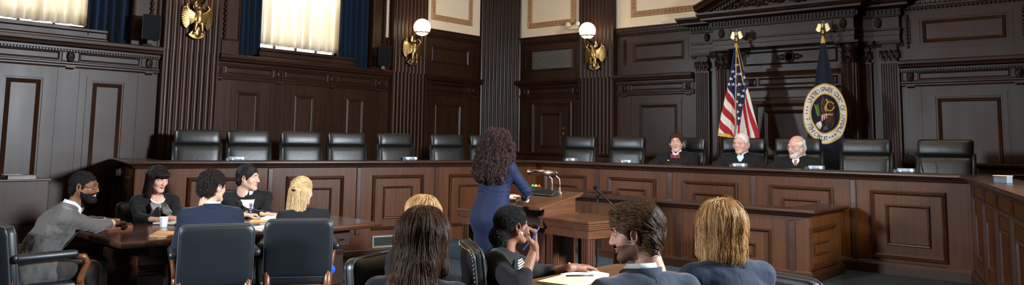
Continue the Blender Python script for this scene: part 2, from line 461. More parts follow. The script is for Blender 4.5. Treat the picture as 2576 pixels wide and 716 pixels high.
def pilaster(name, T, w, n, D, label, z0=ZD, zb=2.74, zt=6.3):
    root = MB(T); root.prism(flutes(w, n, D, .022, 'reed'), 'z', z0+.3, zb)
    o = root.obj(name, 'wall_wood')
    u = MB(T); u.prism(flutes(w, n, D+.001, .024, 'flute'), 'z', zb, zt); u.obj('upper_flutes', 'wall_wood', o)
    b = MB(T); b.box(-w/2-.03, w/2+.03, 0, D+.03, 0, z0+.22); b.prism([(0, z0+.22), (D+.03, z0+.22), (D+.012, z0+.26), (D+.016, z0+.28), (D, z0+.3), (0, z0+.3)], 'x', -w/2-.012, w/2+.012)
    b.obj('plinth', 'wall_wood_h', o)
    return struct(o, label, 'pilaster')

# --- left wall: solid pieces with two window openings
WIN = [(2.35, 3.96), (6.36, 7.92)]; WZ0, WZ1 = 2.93, 5.3
w = MB(TL)
w.box(-5, 12, -.6, 0, 0, 2.74)
for a0, a1 in ((-5, 1.6), (4.70, 5.56), (8.70, 12.0)): w.box(a0, a1, -.6, 0, 2.74, 6.3)
for (a0, a1), (s0, s1) in zip(WIN, ((1.6, 4.70), (5.56, 8.70))):
    w.box(s0, a0, -.6, -.3, 2.74, 6.3); w.box(a1, s1, -.6, -.3, 2.74, 6.3); w.box(a0, a1, -.6, -.3, 2.74, WZ0); w.box(a0, a1, -.6, -.3, WZ1, 6.3)
    w.box(s0, s1, -.3, 0, 5.9, 6.3)
wl = struct(w.obj('wall_left', 'wall_wood'), 'dark panelled wood wall with the two tall windows', 'wall')
lower_bay(TL, -1.0, 4.73, [(1.985, 2.35), (2.955, 3.325), (3.915, 4.275)], [1.68, 2.65, 3.63, 4.60], [(1.80, 2.52), (2.77, 3.49), (3.75, 4.46)], wl)
lower_bay(TL, 5.55, 8.74, [(5.885, 6.25), (6.87, 7.235), (7.86, 8.215)], [5.595, 6.575, 7.56, 8.545], [(5.71, 6.44), (6.70, 7.41), (7.68, 8.40)], wl, ZD)
lower_bay(TL, 9.54, 11.02, [(9.85, 10.53)], [9.60, 10.87], [(9.72, 10.74)], wl, ZD)
upper_bay(TL, 9.54, 11.02, (9.73, 10.72), wl, br=(9.56, 10.9), frame_x=(9.70, 10.80))
# window sills, casings
for i, ((a0, a1), (s0, s1)) in enumerate(zip(WIN, ((1.6, 4.70), (5.56, 8.70)))):
    t = MB(TL)
    t.prism([(-.3, 2.75), (-.02, 2.75), (-.02, 2.78), (-.05, 2.80), (-.05, 2.86), (-.02, 2.875), (-.02, 2.90), (-.3, 2.92)], 'x', a0-.1, a1+.1)
    for s, e in ((s0, s0+.34), (s1-.34, s1)):
        t.box(s, e, -.3, -.015, 2.75, 5.9)
        cx = s+.10 if s == s0 else e-.10
        t.box(cx-.045, cx+.045, -.02, .012, 2.75, 2.95); t.frame(s+.005, e-.005, 2.96, 5.9, [(0, -.015), (.002, .004), (.015, .008), (.025, -.01)])
    t.obj('window_casing', 'wall_wood', wl)
    b = MB(TL)
    for s in (s0+.10, s1-.10):
        z = 2.98
        while z < 5.85:
            b.ball((s, .0, z), (.03, .022, .03), 8, 6); b.ball((s, .0, z+.036), (.016, .014, .014), 6, 4); z += .072
    b.obj('carved_casing_beads', 'carved', wl)
    if i == 1:
        q = MB(TL); q.box(8.655, 8.70, -.02, .006, 3.33, 5.9); q.obj('plaster', 'plaster', wl)
    # window
    g = MB(TL); g.box(a0, a1, -.50, -.49, WZ0, WZ1)
    wn = struct(g.obj('window_%d' % (i+1), 'daylight'), ('tall window at the far left with daylight behind pale curtains', 'tall window between blue drapes with daylight behind pale curtains')[i], 'window')
    m = MB(TL); m.frame(a0-.02, a1+.02, WZ0-.02, WZ1+.02, [(0, -.42), (.06, -.42), (.06, -.48)])
    for k in (1, 2, 3): m.box(a0+(a1-a0)*k/4-.014, a0+(a1-a0)*k/4+.014, -.47, -.43, WZ0, WZ1)
    for k in range(1, 5): m.box(a0, a1, -.47, -.43, WZ0+(WZ1-WZ0)*k/5-.014, WZ0+(WZ1-WZ0)*k/5+.014)
    m.obj('window_frame', 'wall_wood', wn)

sheer = NT('sheer_curtain')
_tr = sheer.add('ShaderNodeBsdfTranslucent'); _tr.inputs['Color'].default_value = (.92, .87, .78, 1)
_mixs = sheer.add('ShaderNodeMixShader'); _mixs.inputs[0].default_value = .62
sheer.set(Base_Color=(.78, .70, .58), Roughness=.9)
sheer.link(sheer.p.outputs[0], _mixs.inputs[1]); sheer.link(_tr.outputs[0], _mixs.inputs[2]); sheer.link(_mixs.outputs[0], sheer.out.inputs['Surface'])
MT['sheer'] = sheer.m
MT['drape'] = cloth('deep_blue_drape', (.0018, .0105, .029), .9, 300, sheen=.15)
def drape(name, x0, x1, d, zb, zt, folds, amp, mat, label, cat, group=None, skew=0., hem=None, n=90):
    P = []
    for i in range(n+1):
        u = i/n; row = []
        ph = 2*PI*folds*u+1.3*math.sin(5*u)+.6*math.sin(11*u+1)
        for j in range(9):
            v = j/8; a = amp*(.65+.5*(1-v))*(1+.4*math.sin(9*u+2))
            b0 = zb+(hem(u) if hem else 0)
            row.append((x0+(x1-x0)*u+skew*(1-v)**2*(1 if skew else 0), d+a*math.sin(ph+.5*v*math.sin(4*u)), b0+(zt-b0)*v))
        P.append(row)
    m = MB(TL); m.grid(P); o = m.obj(name, mat)
    s = o.modifiers.new('thickness', 'SOLIDIFY'); s.thickness = .006; s.offset = 0
    return tag(o, label, cat, group)
CU1 = drape('sheer_curtain', 2.36, 3.96, -.26, 2.965, 5.5, 15, .022, 'sheer', 'pale sheer curtain over the far-left window', 'curtain', hem=lambda u: .004*math.sin(40*u))
CU2 = drape('sheer_curtain', 6.38, 7.90, -.26, 2.985, 5.5, 11, .03, 'sheer', 'pale sheer curtain between two dark blue drapes', 'curtain', hem=lambda u: .015-.02*u)
def pleats(cur, x0, x1, zb, xs, hem):
    m = MB(TL)
    for a, w_ in xs: m.grid([[(x0+(x1-x0)*(a+w_*i/6), -.30+.008*math.sin(i*1.9), zb+5.5*0+(5.4-zb)*j/6) for j in range(7)] for i in range(7)])
    m.obj('pleat_band_strips', 'sheer', cur)  # sheer strips added behind the curtain to darken it in fold bands
    m = MB(TL); m.grid([[(x0+(x1-x0)*i/60, -.285+.015*math.sin(i*.9), zb+.004+hem*j) for j in range(2)] for i in range(61)]); m.obj('hem', 'sheer', cur)
pleats(CU1, 2.36, 3.96, 2.975, ((.05, .06), (.17, .05), (.30, .09), (.45, .04), (.56, .08), (.70, .05), (.80, .07), (.92, .05)), .12)
pleats(CU2, 6.38, 7.90, 2.995, ((.07, .06), (.19, .05), (.29, .08), (.43, .05), (.52, .09), (.67, .05), (.77, .09), (.91, .05)), .05)
drape('window_drape', 3.82, 4.42, -.12, 2.765, 5.7, 6, .05, 'drape', 'dark blue drape beside the loudspeaker, right of the far-left window', 'drape', hem=lambda u: .07*(1-u)**3)
drape('window_drape', 5.90, 6.32, -.12, 2.765, 5.7, 5, .045, 'drape', 'dark blue drape on the side nearer the gilt eagle and globe at the top left', 'drape', hem=lambda u: .09*u**3)
drape('window_drape', 7.74, 8.36, -.12, 2.765, 5.7, 6, .05, 'drape', 'dark blue drape at the right edge of the bright curtained window', 'drape', hem=lambda u: .10*(1-u)**3)

pilaster('trim_1', TL @ Matrix.Translation((5.14, 0, 0)), .80, 9, .10, 'fluted wood pilaster behind the leftmost gilt eagle lamp')
pilaster('trim_2', TL @ Matrix.Translation((9.14, 0, 0)), .80, 9, .10, 'fluted wood pilaster behind the gilt eagle lamp right of the drapes')
# corner pilaster set diagonally
ca, cb = Vector((11.06, 10.45, 0)), Vector((11.71, 9.98, 0)); du = (cb-ca).normalized()
dn = Vector((du.y, -du.x, 0)); mid = (ca+cb)/2
pilaster('trim_3', plane_T(mid-dn*.02, du, dn), .80, 10, .06, 'wide fluted pilaster set across the corner behind the standing woman')

# --- back wall
w = MB(TB); w.box(-4.2, 11.2, -.4, 0, 0, 6.3)
wb = struct(w.obj('wall_back', 'wall_wood'), 'dark panelled wood wall behind the judges', 'wall')
lower_bay(TB, 8.46, 9.99, [], [9.86, 8.57], [(8.68, 9.74)], wb, ZD)
upper_bay(TB, 8.46, 9.99, (8.69, 9.64), wb, br=(9.82,), grille=True, frame_x=(8.60, 9.77))
lower_bay(TB, 6.15, 7.70, [(6.48, 7.20)], [7.52, 6.27], [(6.38, 7.38)], wb, ZD)
upper_bay(TB, 6.15, 7.70, (6.34, 7.32), wb, br=(7.52,), frame_x=(5.2, 7.38))
lower_bay(TB, 1.45, 2.98, [(1.80, 2.54)], [2.86, 1.58], [(1.70, 2.74)], wb, ZD)
upper_bay(TB, 1.45, 2.98, (1.70, 2.69), wb, br=(2.87, 1.50), frame_x=(1.75, 3.9))
pl = MB(TB); pl.box(2.98, 6.15, -.05, .004, 3.60, 6.3); pl.obj('plaster', 'plaster', wb)
lower_bay(TB, -1.9, .64, [(-.9, -.2)], [.5, -1.2], [(-1, .3)], wb, ZD)
pl = MB(TB); pl.box(-4, .64, -.05, .004, 3.60, 6.3); pl.obj('plaster', 'plaster', wb)
pilaster('trim_4', TB @ Matrix.Translation((8.08, 0, 0)), .76, 9, .10, 'fluted wood pilaster behind the gilt eagle lamp nearest the flags')
pilaster('trim_5', TB @ Matrix.Translation((1.05, 0, 0)), .78, 9, .10, 'fluted wood pilaster at the far right end of the back wall')
# door in the panelling next to the corner
d = MB(TB); d.box(8.76, 9.55, 0, .03, ZD+.02, 2.24)
dr = struct(d.obj('door_1', 'wall_wood'), 'dark wooden door below the grey grille beside the corner pilaster', 'door')
m = MB(TB); m.frame(8.66, 9.65, ZD, 2.33, [(0, 0), (0, .035), (.03, .045), (.07, .035), (.095, .03), (.10, 0)])
m.obj('door_frame', 'wall_wood', dr)
m = MB(TB); m.frame(8.90, 9.42, 1.45, 2.12, [(i, d_+.03) for i, d_ in FR_BIG]); m.frame(8.90, 9.42, ZD+.15, 1.30, [(i, d_+.03) for i, d_ in FR_BIG]); m.obj('door_panel', 'wall_wood', dr)
m = MB(TB); m.lathe([(.012, .0), (.012, .02), (.018, .03), (.016, .045), (.004, .05)], (0, 0, 0), 10, 'y'); k = m.obj('door_knob', 'brass', dr); k.location = (0, 0, 0)
for v in k.data.vertices: v.co = Vector((XR-.03-abs(XR-v.co.x), v.co.y+8.84, v.co.z+1.72))
m = MB(TB)
for z in (1.82, 1.70): m.ball((8.86, .034, z), (.014, .008, .014), 10, 6)
m.obj('lock_plate', 'brass', dr)

# wainscot ledge along the foot of the back wall (behind the chairs)
for nm, a0, a1, lab in (('trim_6', 6.16, 9.9, 'low dark wood ledge along the wall behind the middle chairs'), ('trim_7', -1.8, 2.95, 'low dark wood ledge along the wall behind the rightmost chair')):
    t = MB(TB); t.box(a0, a1, 0, .22, ZD, 1.31); t.prism([(0, 1.31), (.235, 1.31), (.26, 1.325), (.265, 1.35), (.25, 1.365), (0, 1.365)], 'x', a0, a1)
    x = a0+.1
    while x+.6 < a1: t.frame(x, x+.6, .62, 1.24, [(i, d_+.22) for i, d_ in FR_MID]); x += .72
    struct(t.obj(nm, 'wall_wood'), lab, 'trim')

# --- the portal behind the judges
YC = 4.55
portal = empty('trim_8', (XR, YC, 0)); struct(portal, 'carved wood portal with columns and a pediment behind the judges', 'portal')
TP = plane_T((0, 0, 0), (0, 1, 0), (-1, 0, 0))
def part(mb, name, mat, **k): return mb.obj(name, mat, portal, **k)
ent = MB(TP)
def entab(x0, x1, dm, db):
    """entablature block with returns: plan path runs round the three exposed sides"""
    prof = [(0, 3.05), (.012, 3.05), (.012, 3.115), (.02, 3.12), (.02, 3.185), (.034, 3.195), (.034, 3.21), (.012, 3.22), (.012, 3.375), (.03, 3.385), (.03, 3.395), (.045, 3.40),
            (.045, 3.485), (.075, 3.495), (.16, 3.515), (.165, 3.545), (.19, 3.56), (.215, 3.60), (.22, 3.63), (0, 3.63)]
    ent.box(x0, x1, db, dm, 3.05, 3.62)
    ent.sweep([(x1, db), (x1, dm), (x0, dm), (x0, db)], prof, cap=True)
entab(-1.58, 1.58, .08, 0.0); entab(-1.06, 1.06, .36, .08)
part(ent, 'entablature', 'wall_wood_h')
den = MB(TP)
def dentils(x0, x1, d):
    n = int((x1-x0)/.052)
    for i in range(n): den.box(x0+(i+.18)*(x1-x0)/n, x0+(i+.82)*(x1-x0)/n, d, d+.03, 3.41, 3.478)
dentils(-1.10, 1.10, .40); dentils(1.12, 1.62, .12); dentils(-1.62, -1.12, .12)
for s in (-1, 1):
    n = 6
    for i in range(n): y0 = .09+(i+.18)*.31/n; den.box(s*1.105-.0, s*1.105+s*.03, y0, y0+.034, 3.41, 3.478)
beads(den, -1.12, 1.12, 3.50, .43, .012, .075)
part(den, 'dentil_course', 'carved')
for a, dd in ((-.93, .375), (.93, .375), (-1.32, .095), (1.32, .095)):
    rosette(TP @ Matrix.Translation((a, dd, 0)), 0, 3.30, portal, .95)
for s in (-1, 1):
    m = MB(TP); m.box(s*.78-.008, s*.78+.008, .37, .385, 3.24, 3.36); part(m, 'frieze_bar', 'carved')
# pediment
ped = MB(TP); sl = math.tan(R(24)); hw = 1.30
ped.add([(-hw+.15, .30, 3.63), (hw-.15, .30, 3.63), (0, .30, 3.63+(hw-.15)*sl)], [(0, 1, 2)])
for s in (-1, 1):
    prof = [(0, .30), (0, .40), (.03, .41), (.03, .44), (.055, .47), (.055, .56), (.10, .58), (.13, .61), (.15, .615), (.15, .05)]
    vs = []
    for x in (hw, 0): vs += [(s*x, d_, 3.60+(hw-x)*sl+h) for h, d_ in prof]
    ped.stack(vs, len(prof), True, True, False)
    n = 22
    for i in range(n):
        x = hw-.22-(i+.5)*(hw-.22)/n; z = 3.60+(hw-x)*sl-.075
        ped.add([(s*(x+q), d_, z+r_-q*sl) for q in (-.017, .017) for d_ in (.30, .37) for r_ in (0, .06)], [(0, 1, 3, 2), (4, 6, 7, 5), (0, 4, 5, 1), (2, 3, 7, 6), (0, 2, 6, 4), (1, 5, 7, 3)])
part(ped, 'pediment', 'wall_wood_h')
rel = MB(TP); rr_ = random.Random(5)
for s in (-1, 1):
    for i in range(16):
        x = .12+i*.055; h = (hw-.25-x)*sl
        for k in range(3): rel.ball((s*(x+rr_.uniform(-.02, .02)), .315, 3.66+max(h, .03)*rr_.uniform(.1, .75)), (rr_.uniform(.02, .045), .03, rr_.uniform(.015, .04)), 8, 5)
rel.ball((0, .32, 3.84), (.11, .06, .14), 14, 8)
part(rel, 'carved_relief', 'carved')
# columns, pilasters, capitals
def capital(x, d, r, flat=False):
    m = MB(TP @ Matrix.Translation((x, d, 0)))
    if flat: m.prism([(-r*.86, -.02), (-r*.86, .06), (r*.86, .06), (r*.86, -.02)], 'z', 2.75, 3.0)
    else: m.lathe([(r*.82, 2.75), (r*.80, 2.85), (r*.92, 2.95), (r*1.15, 3.01)], n=20)
    w_ = r*1.32
    if flat: m.box(-w_, w_, -.01, .10, 3.02, 3.05); m.box(-w_*.9, w_*.9, -.01, .085, 3.005, 3.022)
    else: m.box(-w_, w_, -w_, w_, 3.02, 3.05); m.lathe([(r*1.0, 2.735), (r*1.04, 2.742), (r*1.0, 2.75)], n=20)
    def leaf(a, z0, h, wd, rad, out):
        P = []
        for i in range(7):
            t = i/6; row = []
            rr = rad+out*t**2.2; z = z0+h*(t-.28*max(0, t-.72)/.28*.9)
            for j in range(5):
                v = (j/4-.5)*2; ww = wd*(1-.45*t)
                if flat: row.append((a+ww*v, .062+out*t**2.2+.008*(1-v*v), z))
                else:
                    th = a+ww*v/rad; row.append(((rr+.006*(1-v*v))*math.cos(th), (rr+.006*(1-v*v))*math.sin(th), z))
            P.append(row)
        m.grid(P)
    if flat:
        for a in (-.6, 0, .6): leaf(a*r, 2.755, .10, r*.27, r, .03)
        for a in (-.85, -.3, .3, .85): leaf(a*r, 2.80, .14, r*.25, r, .04)
    else:
        for k in range(8): leaf(2*PI*k/8, 2.755, .10, .034, r*.84, .035)
        for k in range(8): leaf(2*PI*(k+.5)/8, 2.80, .15, .036, r*.84, .045)
    def volute(cx, cy, ax):
        pts = []; rad = []
        for i in range(22):
            t = i/21; a = t*3.4*PI; q = .042*(1-t*.85)
            pts.append((cx+ax[0]*q*math.cos(a), cy+ax[1]*q*math.cos(a), 2.985+q*math.sin(a))); rad.append(.010*(1-.5*t))
        m.tube(pts, rad, 6)
        m.ball((cx, cy, 2.985), .012, 8, 6)
    if flat:
        for s in (-1, 1): volute(s*r*1.12, .075, (1, 0))
    else:
        for sx in (-1, 1):
            for sy in (-1, 1): volute(sx*r*.98, sy*r*.98, (.85, .5*sx*sy))
    part(m, 'capital', 'carved')
for s in (-1, 1):
    x = s*.97; r = .125
    m = MB(TP @ Matrix.Translation((x, .24, 0)))
    prof = []
    for i in range(20):
        t0 = 2*PI*i/20
        prof += [(r*math.cos(t0), r*math.sin(t0)), (r*math.cos(t0+.05), r*math.sin(t0+.05)), (r*.93*math.cos(t0+.11), r*.93*math.sin(t0+.11)), (r*.90*math.cos(t0+.157+.025), r*.90*math.sin(t0+.157+.025)), (r*.93*math.cos(t0+.25), r*.93*math.sin(t0+.25))]
    m.prism(prof, 'z', ZD+.4, 2.74)
    col = part(m, 'column', 'wall_wood')
    m = MB(TP @ Matrix.Translation((x, .24, 0)))
    m.lathe([(r*1.3, ZD+.26), (r*1.36, ZD+.29), (r*1.28, ZD+.32), (r*1.12, ZD+.335), (r*1.15, ZD+.37), (r*1.0, ZD+.4)], n=24); m.box(-.19, .19, -.24, .19, ZD, ZD+.26)
    part(m, 'column_base', 'wall_wood'); capital(x, .24, r)
    for px, wd in ((s*1.06, .28), (s*1.44, .25)):
        m = MB(TP @ Matrix.Translation((px, 0, 0))); m.prism(flutes(wd, 7, .06, .012, 'flute', .014), 'z', ZD+.4, 2.73)
        m.box(-wd/2-.02, wd/2+.02, 0, .085, ZD, ZD+.4); m.box(-wd/2-.006, wd/2+.006, 0, .068, 2.725, 2.75)
        part(m, 'pilaster_shaft', 'wall_wood'); capital(px, 0, wd/2*.98, True)
# niche door between the columns
m = MB(TB @ Matrix.Translation((YC, 0, 0)))
for z0, z1, dd in ((2.62, 2.74, .07), (2.40, 2.47, .04), (2.27, 2.31, .03)): m.prism([(0, z0), (dd*.5, z0), (dd*.6, z0+.02), (dd, z0+(z1-z0)*.6), (dd, z1), (0, z1)], 'x', -.84, .84)
for k in (-.62, .62): m.frame(k-.09, k+.09, 2.475, 2.60, FR_MID, True)
m.frame(-.50, .50, 2.48, 2.60, FR_MID); m.frame(-.72, .72, 2.80, 3.02, FR_MID)
m.frame(-.62, .62, ZD+.02, 2.25, [(0, 0), (0, .03), (.05, .04), (.09, .02), (.10, .0)])
m.frame(-.42, .42, 1.35, 2.10, FR_BIG); m.frame(-.42, .42, ZD+.2, 1.22, FR_BIG)
pd = struct(m.obj('door_2', 'wall_wood'), 'dark panelled door bay between the columns behind the flags', 'door')
for k in (-.62, .62): rosette(TB @ Matrix.Translation((YC, 0, 0)), k, 2.535, pd, .8)
m = MB(TB @ Matrix.Translation((YC, 0, 0)))
m.lathe([(.085, .0), (.085, .02), (.07, .03), (.055, .02), (.055, .0)], (0, 0, 0), 28, 'y')
ring = m.obj('carved_ring', 'carved', pd)
for v in ring.data.vertices: v.co.z += 2.91
m = MB(TB @ Matrix.Translation((YC, 0, 0)))
for s in (-1, 1):
    for k in range(3): m.ball((s*(.11+.03*k), .012, 2.91), (.03, .014, .05-.012*k), 8, 6)
m.obj('carved_leaves', 'carved', pd)

# --- walls out of view, so that the room is closed
w = MB(); w.box(-5, 12, -4.2, -4.0, 0, 6.3); struct(w.obj('wall_right', 'wall_wood'), 'plain dark wall on the right, outside the picture', 'wall')
w = MB(); w.box(-5.2, -5, -4.2, 11.2, 0, 6.3); struct(w.obj('wall_front', 'wall_wood'), 'plain dark wall behind the viewer', 'wall')
# ================================================================== built-in furniture
bench = empty('judicial_bench', (9.254, 4.64, 0))
tag(bench, 'long three-sided judicial bench with panelled front and dark counter', 'bench')
BO = Vector((-9.254, -4.64, 0))
def bpart(mb, name, mat, **k):
    o = mb.obj(name, mat, bench, **k); o.location = BO; return o
TC = plane_T((BL[0], 0, 0), (0, 1, 0), (-1, 0, 0))
TWL = plane_T((BL[0], BL[1], 0), (-W16[0], W16[1], 0), (-W16[1], -W16[0], 0))     # a = distance from the corner
TWR = plane_T((BR[0], BR[1], 0), (-W16[0], -W16[1], 0), (-W16[1], W16[0], 0))
# carcass
m = MB()
nL = Vector((W16[1], W16[0])); 
m.add([(LE[0], LE[1], 0), (BL[0], BL[1], 0), (BR[0], BR[1], 0), (RE[0], RE[1], 0), (LE[0], LE[1], 1.2), (BL[0], BL[1], 1.2), (BR[0], BR[1], 1.2), (RE[0], RE[1], 1.2)], [(0, 1, 5, 4), (1, 2, 6, 5), (2, 3, 7, 6)])
k_ = .10
LEb = (LE[0]+nL.x*1.3, LE[1]+nL.y*1.3); REb = (RE[0]+.2757*.5, RE[1]-.961*.5)
m.add([(LE[0], LE[1], 0), (LEb[0], LEb[1], 0), (LEb[0], LEb[1], 1.2), (LE[0], LE[1], 1.2)], [(0, 1, 2, 3)])
m.add([(RE[0], RE[1], 0), (REb[0], REb[1], 0), (REb[0], REb[1], 1.2), (RE[0], RE[1], 1.2)], [(0, 1, 2, 3)])
bpart(m, 'front_board', 'bench_wood')
def bench_run(T, centres, strips, z0):
    for c in centres:
        f = MB(T)
        f.frame(c-.38, c+.38, z0+.165, 1.085, [(0, 0), (.003, .02), (.014, .028), (.022, .018), (.03, .022), (.042, .006), (.05, .001)])
        f.frame(c-.22, c+.22, z0+.31, .935, [(0, 0), (.002, .014), (.012, .022), (.02, .02), (.028, .005), (.032, .001)])
        bpart(f, 'panel_frame', 'bench_trim')
    for a in strips: s = MB(T); s.cbox(a-.032, a+.032, -.01, .016, z0+.12, 1.185, .006); s.box(a-.018, a+.018, .016, .020, z0+.15, 1.16); bpart(s, 'fluted_strip', 'bench_trim')
bench_run(TC, [2.34, 3.50, 4.665, 5.83, 6.98], [2.90, 4.08, 5.24, 6.405], ZP)
bench_run(TWL, [1.12, 2.28, 3.44, 4.61], [.50, 1.70, 2.855, 4.02, 5.22], .19)
bench_run(TWR, [.75, 1.55, 2.35, 3.15, 3.95], [.36, 1.16, 1.95, 2.75, 3.55], .19)
TE = plane_T((LE[0], LE[1], 0), (W16[1], W16[0], 0), (-W16[0], W16[1], 0))
f = MB(TE); f.frame(.22, .78, .3, 1.085, FR_BIG); f.frame(.36, .64, .75, .98, FR_MID); bpart(f, 'end_panel_frame', 'bench_trim')
f = MB(TE); f.cbox(.08, .13, -.01, .016, .2, 1.18, .005); bpart(f, 'fluted_strip', 'bench_trim')
# counter with a moulded edge, and plinth mouldings
ctr = MB()
path = [REb, RE, BR, BL, LE, LEb]
path = [(p[0], p[1]) for p in path][::-1]
prof = [(-.30, 1.235), (.02, 1.19), (.03, 1.20), (.035, 1.215), (.05, 1.22), (.065, 1.235), (.085, 1.24), (.10, 1.252), (.10, 1.268), (.09, 1.278), (-.30, 1.278)]
ctr.sweep(path, prof)
for a, b, c_, d_ in ((LE, BL, .62, .62), (BL, BR, .62, .62), (BR, RE, .62, .62)): pass
ctr_o = bpart(ctr, 'countertop', 'bench_wood_h')
bs = MB()
bs.sweep([p for p in ((BR[0], BR[1]), (BL[0], BL[1]))][::-1], [(-.02, ZP), (.03, ZP), (.03, ZP+.10), (.022, ZP+.115), (.018, ZP+.125), (.008, ZP+.135), (-.02, ZP+.135)])
bs.sweep([LE, (BL[0], BL[1])], [(-.02, 0), (.022, 0), (.022, .09), (.028, .10), (.02, .115), (-.02, .118)])
bs.sweep([BR, RE], [(-.02, 0), (.03, 0), (.03, ZP+.10), (.022, ZP+.115), (.008, ZP+.135), (-.02, ZP+.135)])
bpart(bs, 'plinth', 'bench_trim')
for a in (2.43, 3.27):
    v = MB(TWL); v.frame(a-.21, a+.21, .125, .285, [(0, 0), (.0, .014), (.022, .016), (.026, .004)])
    v.cur = 1
    for k in range(6): v.add([(a-.185, .004, .150+k*.019), (a+.185, .004, .150+k*.019), (a+.185, .013, .158+k*.019), (a-.185, .013, .158+k*.019)], [(0, 1, 2, 3)])
    v.cur = 2; v.box(a-.19, a+.19, .001, .003, .145, .265)  # near-black sheet paints the shade behind the slats
    bpart(v, 'vent_grille', ['grey_metal', 'grey_metal', 'grille_dark'])

# --- clerk's desk in front of the bench
cd = empty('clerk_desk', (8.02, 4.4, ZP)); tag(cd, 'lower panelled wood desk standing before the centre of the long bench', 'desk')
def cpart(mb, name, mat, **k):
    o = mb.obj(name, mat, cd, **k); o.location = (-8.02, -4.4, -ZP); return o
CY0, CY1, CX = 2.95, 6.30, 8.02
TF = plane_T((CX, 0, 0), (0, 1, 0), (-1, 0, 0)); TS = plane_T((0, CY0, 0), (1, 0, 0), (0, -1, 0))
m = MB(); m.box(CX, 8.95, CY0, CY0+.05, ZP, .86); m.box(CX, CX+.05, CY0+.05, CY1-.05, ZP, .86); m.box(CX, 8.95, CY1-.05, CY1, ZP, .86); cpart(m, 'carcass', 'desk_wood')
for c in (3.775, 5.055): f = MB(TF); f.frame(c-.425, c+.425, ZP+.06, .685, [(0, 0), (.003, .02), (.014, .026), (.022, .016), (.034, .005), (.04, -.012), (.045, -.016)], False); f.frame(c-.255, c+.255, .385, .525, FR_MID); cpart(f, 'panel_frame', 'bench_trim')
f = MB(TS); f.frame(7.965+.05, 8.78, .30, .73, FR_BIG); f.frame(8.12, 8.58, .44, .575, FR_MID)
cpart(f, 'panel_frame', 'bench_trim')
for a in (3.13, 4.42, 5.70): s = MB(TF); s.cbox(a-.035, a+.035, -.01, .018, ZP+.06, .795, .006); cpart(s, 'fluted_strip', 'bench_trim')
t = MB(); prof = [(-.3, .86), (.0, .83), (.02, .845), (.03, .86), (.055, .868), (.075, .885), (.075, .898), (.065, .908), (-.3, .908)]
t.sweep([(CX, CY1), (CX, CY0), (9.0, CY0)][::-1], [(-o, z) for o, z in prof]) if False else t.sweep([(9.02, CY1), (CX, CY1), (CX, CY0), (9.02, CY0)][::-1], [(-o if False else -o, z) for o, z in prof])
cpart(t, 'desk_top', 'bench_wood_h')
b = MB(); b.sweep([(8.95, CY0), (CX, CY0), (CX, CY1)], [(.02, ZP), (-.035, ZP), (-.035, ZP+.08), (-.022, ZP+.10), (-.01, ZP+.115), (.02, ZP+.115)]); cpart(b, 'plinth', 'bench_trim')

# --- lectern with two side wings
LX, LYr, LYl = 5.90, 4.71, 5.28
lec = empty('lectern', (6.3, 5.04, 0)); tag(lec, 'wooden lectern with sloping top between two side tables, used by the standing woman', 'lectern')
def lpart(mb, name, mat, par=None, **k):
    o = mb.obj(name, mat, par or lec, **k)
    o.location = (-6.3, -5.04, 0) if par is None else (0, 0, 0); return o
def slope_z(x): return .942+(x-5.79)*.159
m = MB(); m.prism([(5.97, .06), (6.50, .06), (6.40, slope_z(6.5)-.02), (5.97, slope_z(5.97)-.02)], 'y', LYr+.03, LYl-.03)
m.box(5.87, 6.43, LYr, LYl, 0, .09); lpart(m, 'cabinet', 'podium_wood_v')
m = MB(); x0, x1 = 5.79, 6.46
def slab(y0, y1, dz0, dz1, xa, xb): m.add([(x, y, slope_z(x)+z) for x in (xa, xb) for y in (y0, y1) for z in (dz0, dz1)], [(0, 1, 3, 2), (4, 6, 7, 5), (0, 4, 5, 1), (2, 3, 7, 6), (0, 2, 6, 4), (1, 5, 7, 3)])
slab(LYr-.05, LYl+.05, -.03, 0, x0, x1); slab(LYr-.06, LYl+.06, -.012, .008, x1-.02, x1+.012)
lpart(m, 'sloping_top', 'podium_wood', bevel=.006)
m = MB()
for y in (LYr, LYl):
    s = -1 if y == LYr else 1
    m.box(5.86, 6.44, min(y, y+s*.028), max(y, y+s*.028), .765, .86)
    for k in range(5): m.box(5.90+k*.11, 5.96+k*.11, min(y, y+s*.04), max(y, y+s*.04), .80, .835)
    m.prism([(5.90, .86), (6.4, .86), (6.4, slope_z(6.4)-.03), (5.90, slope_z(5.90)-.03)], 'y', min(y, y+s*.012), max(y, y+s*.012))
m.box(5.86, 6.44, LYr-.035, LYl+.035, .745, .768)
lpart(m, 'carved_apron', 'podium_wood')
def wing(name, cx, cy, rot, w_=.63, d_=.60):
    T = Matrix.Translation((cx, cy, 0)) @ Matrix.Rotation(rot, 4, 'Z')
    m = MB(T); hw, hd = w_/2, d_/2
    m.cbox(-hd-.02, hd+.02, -hw-.02, hw+.02, .828, .85, .005)
    m.cbox(-hd-.01, hd+.01, -hw-.01, hw+.01, .806, .828, .006)
    m.box(-hd, hd, -hw, hw, .79, .806); m.cbox(-hd+.012, hd-.012, -hw+.012, hw-.012, .765, .79, .006); m.box(-hd+.03, hd-.03, -hw+.03, hw-.03, .69, .765)
    top = lpart(m, name, 'podium_wood')
    for sx in (-1, 1):
        for sy in (-1, 1):
            l = MB(T); x, y = sx*(hd-.085), sy*(hw-.085); q = .042; pr = []
            pr = []
            for a, (ux, uy) in enumerate(((1, 0), (0, 1), (-1, 0), (0, -1))):
                # each face with two shallow grooves
                for u, dd in ((-1, 0), (-.55, 0), (-.5, .14), (-.15, .14), (-.1, 0), (.1, 0), (.15, .14), (.5, .14), (.55, 0)):
                    pr.append((x+q*(ux*(1-dd)-uy*u), y+q*(uy*(1-dd)+ux*u)))
            l.prism(pr, 'z', .02, .69); l.cbox(x-.05, x+.05, y-.05, y+.05, 0, .05, .006)
            o = l.obj('leg', 'podium_wood_v', top)
    return top
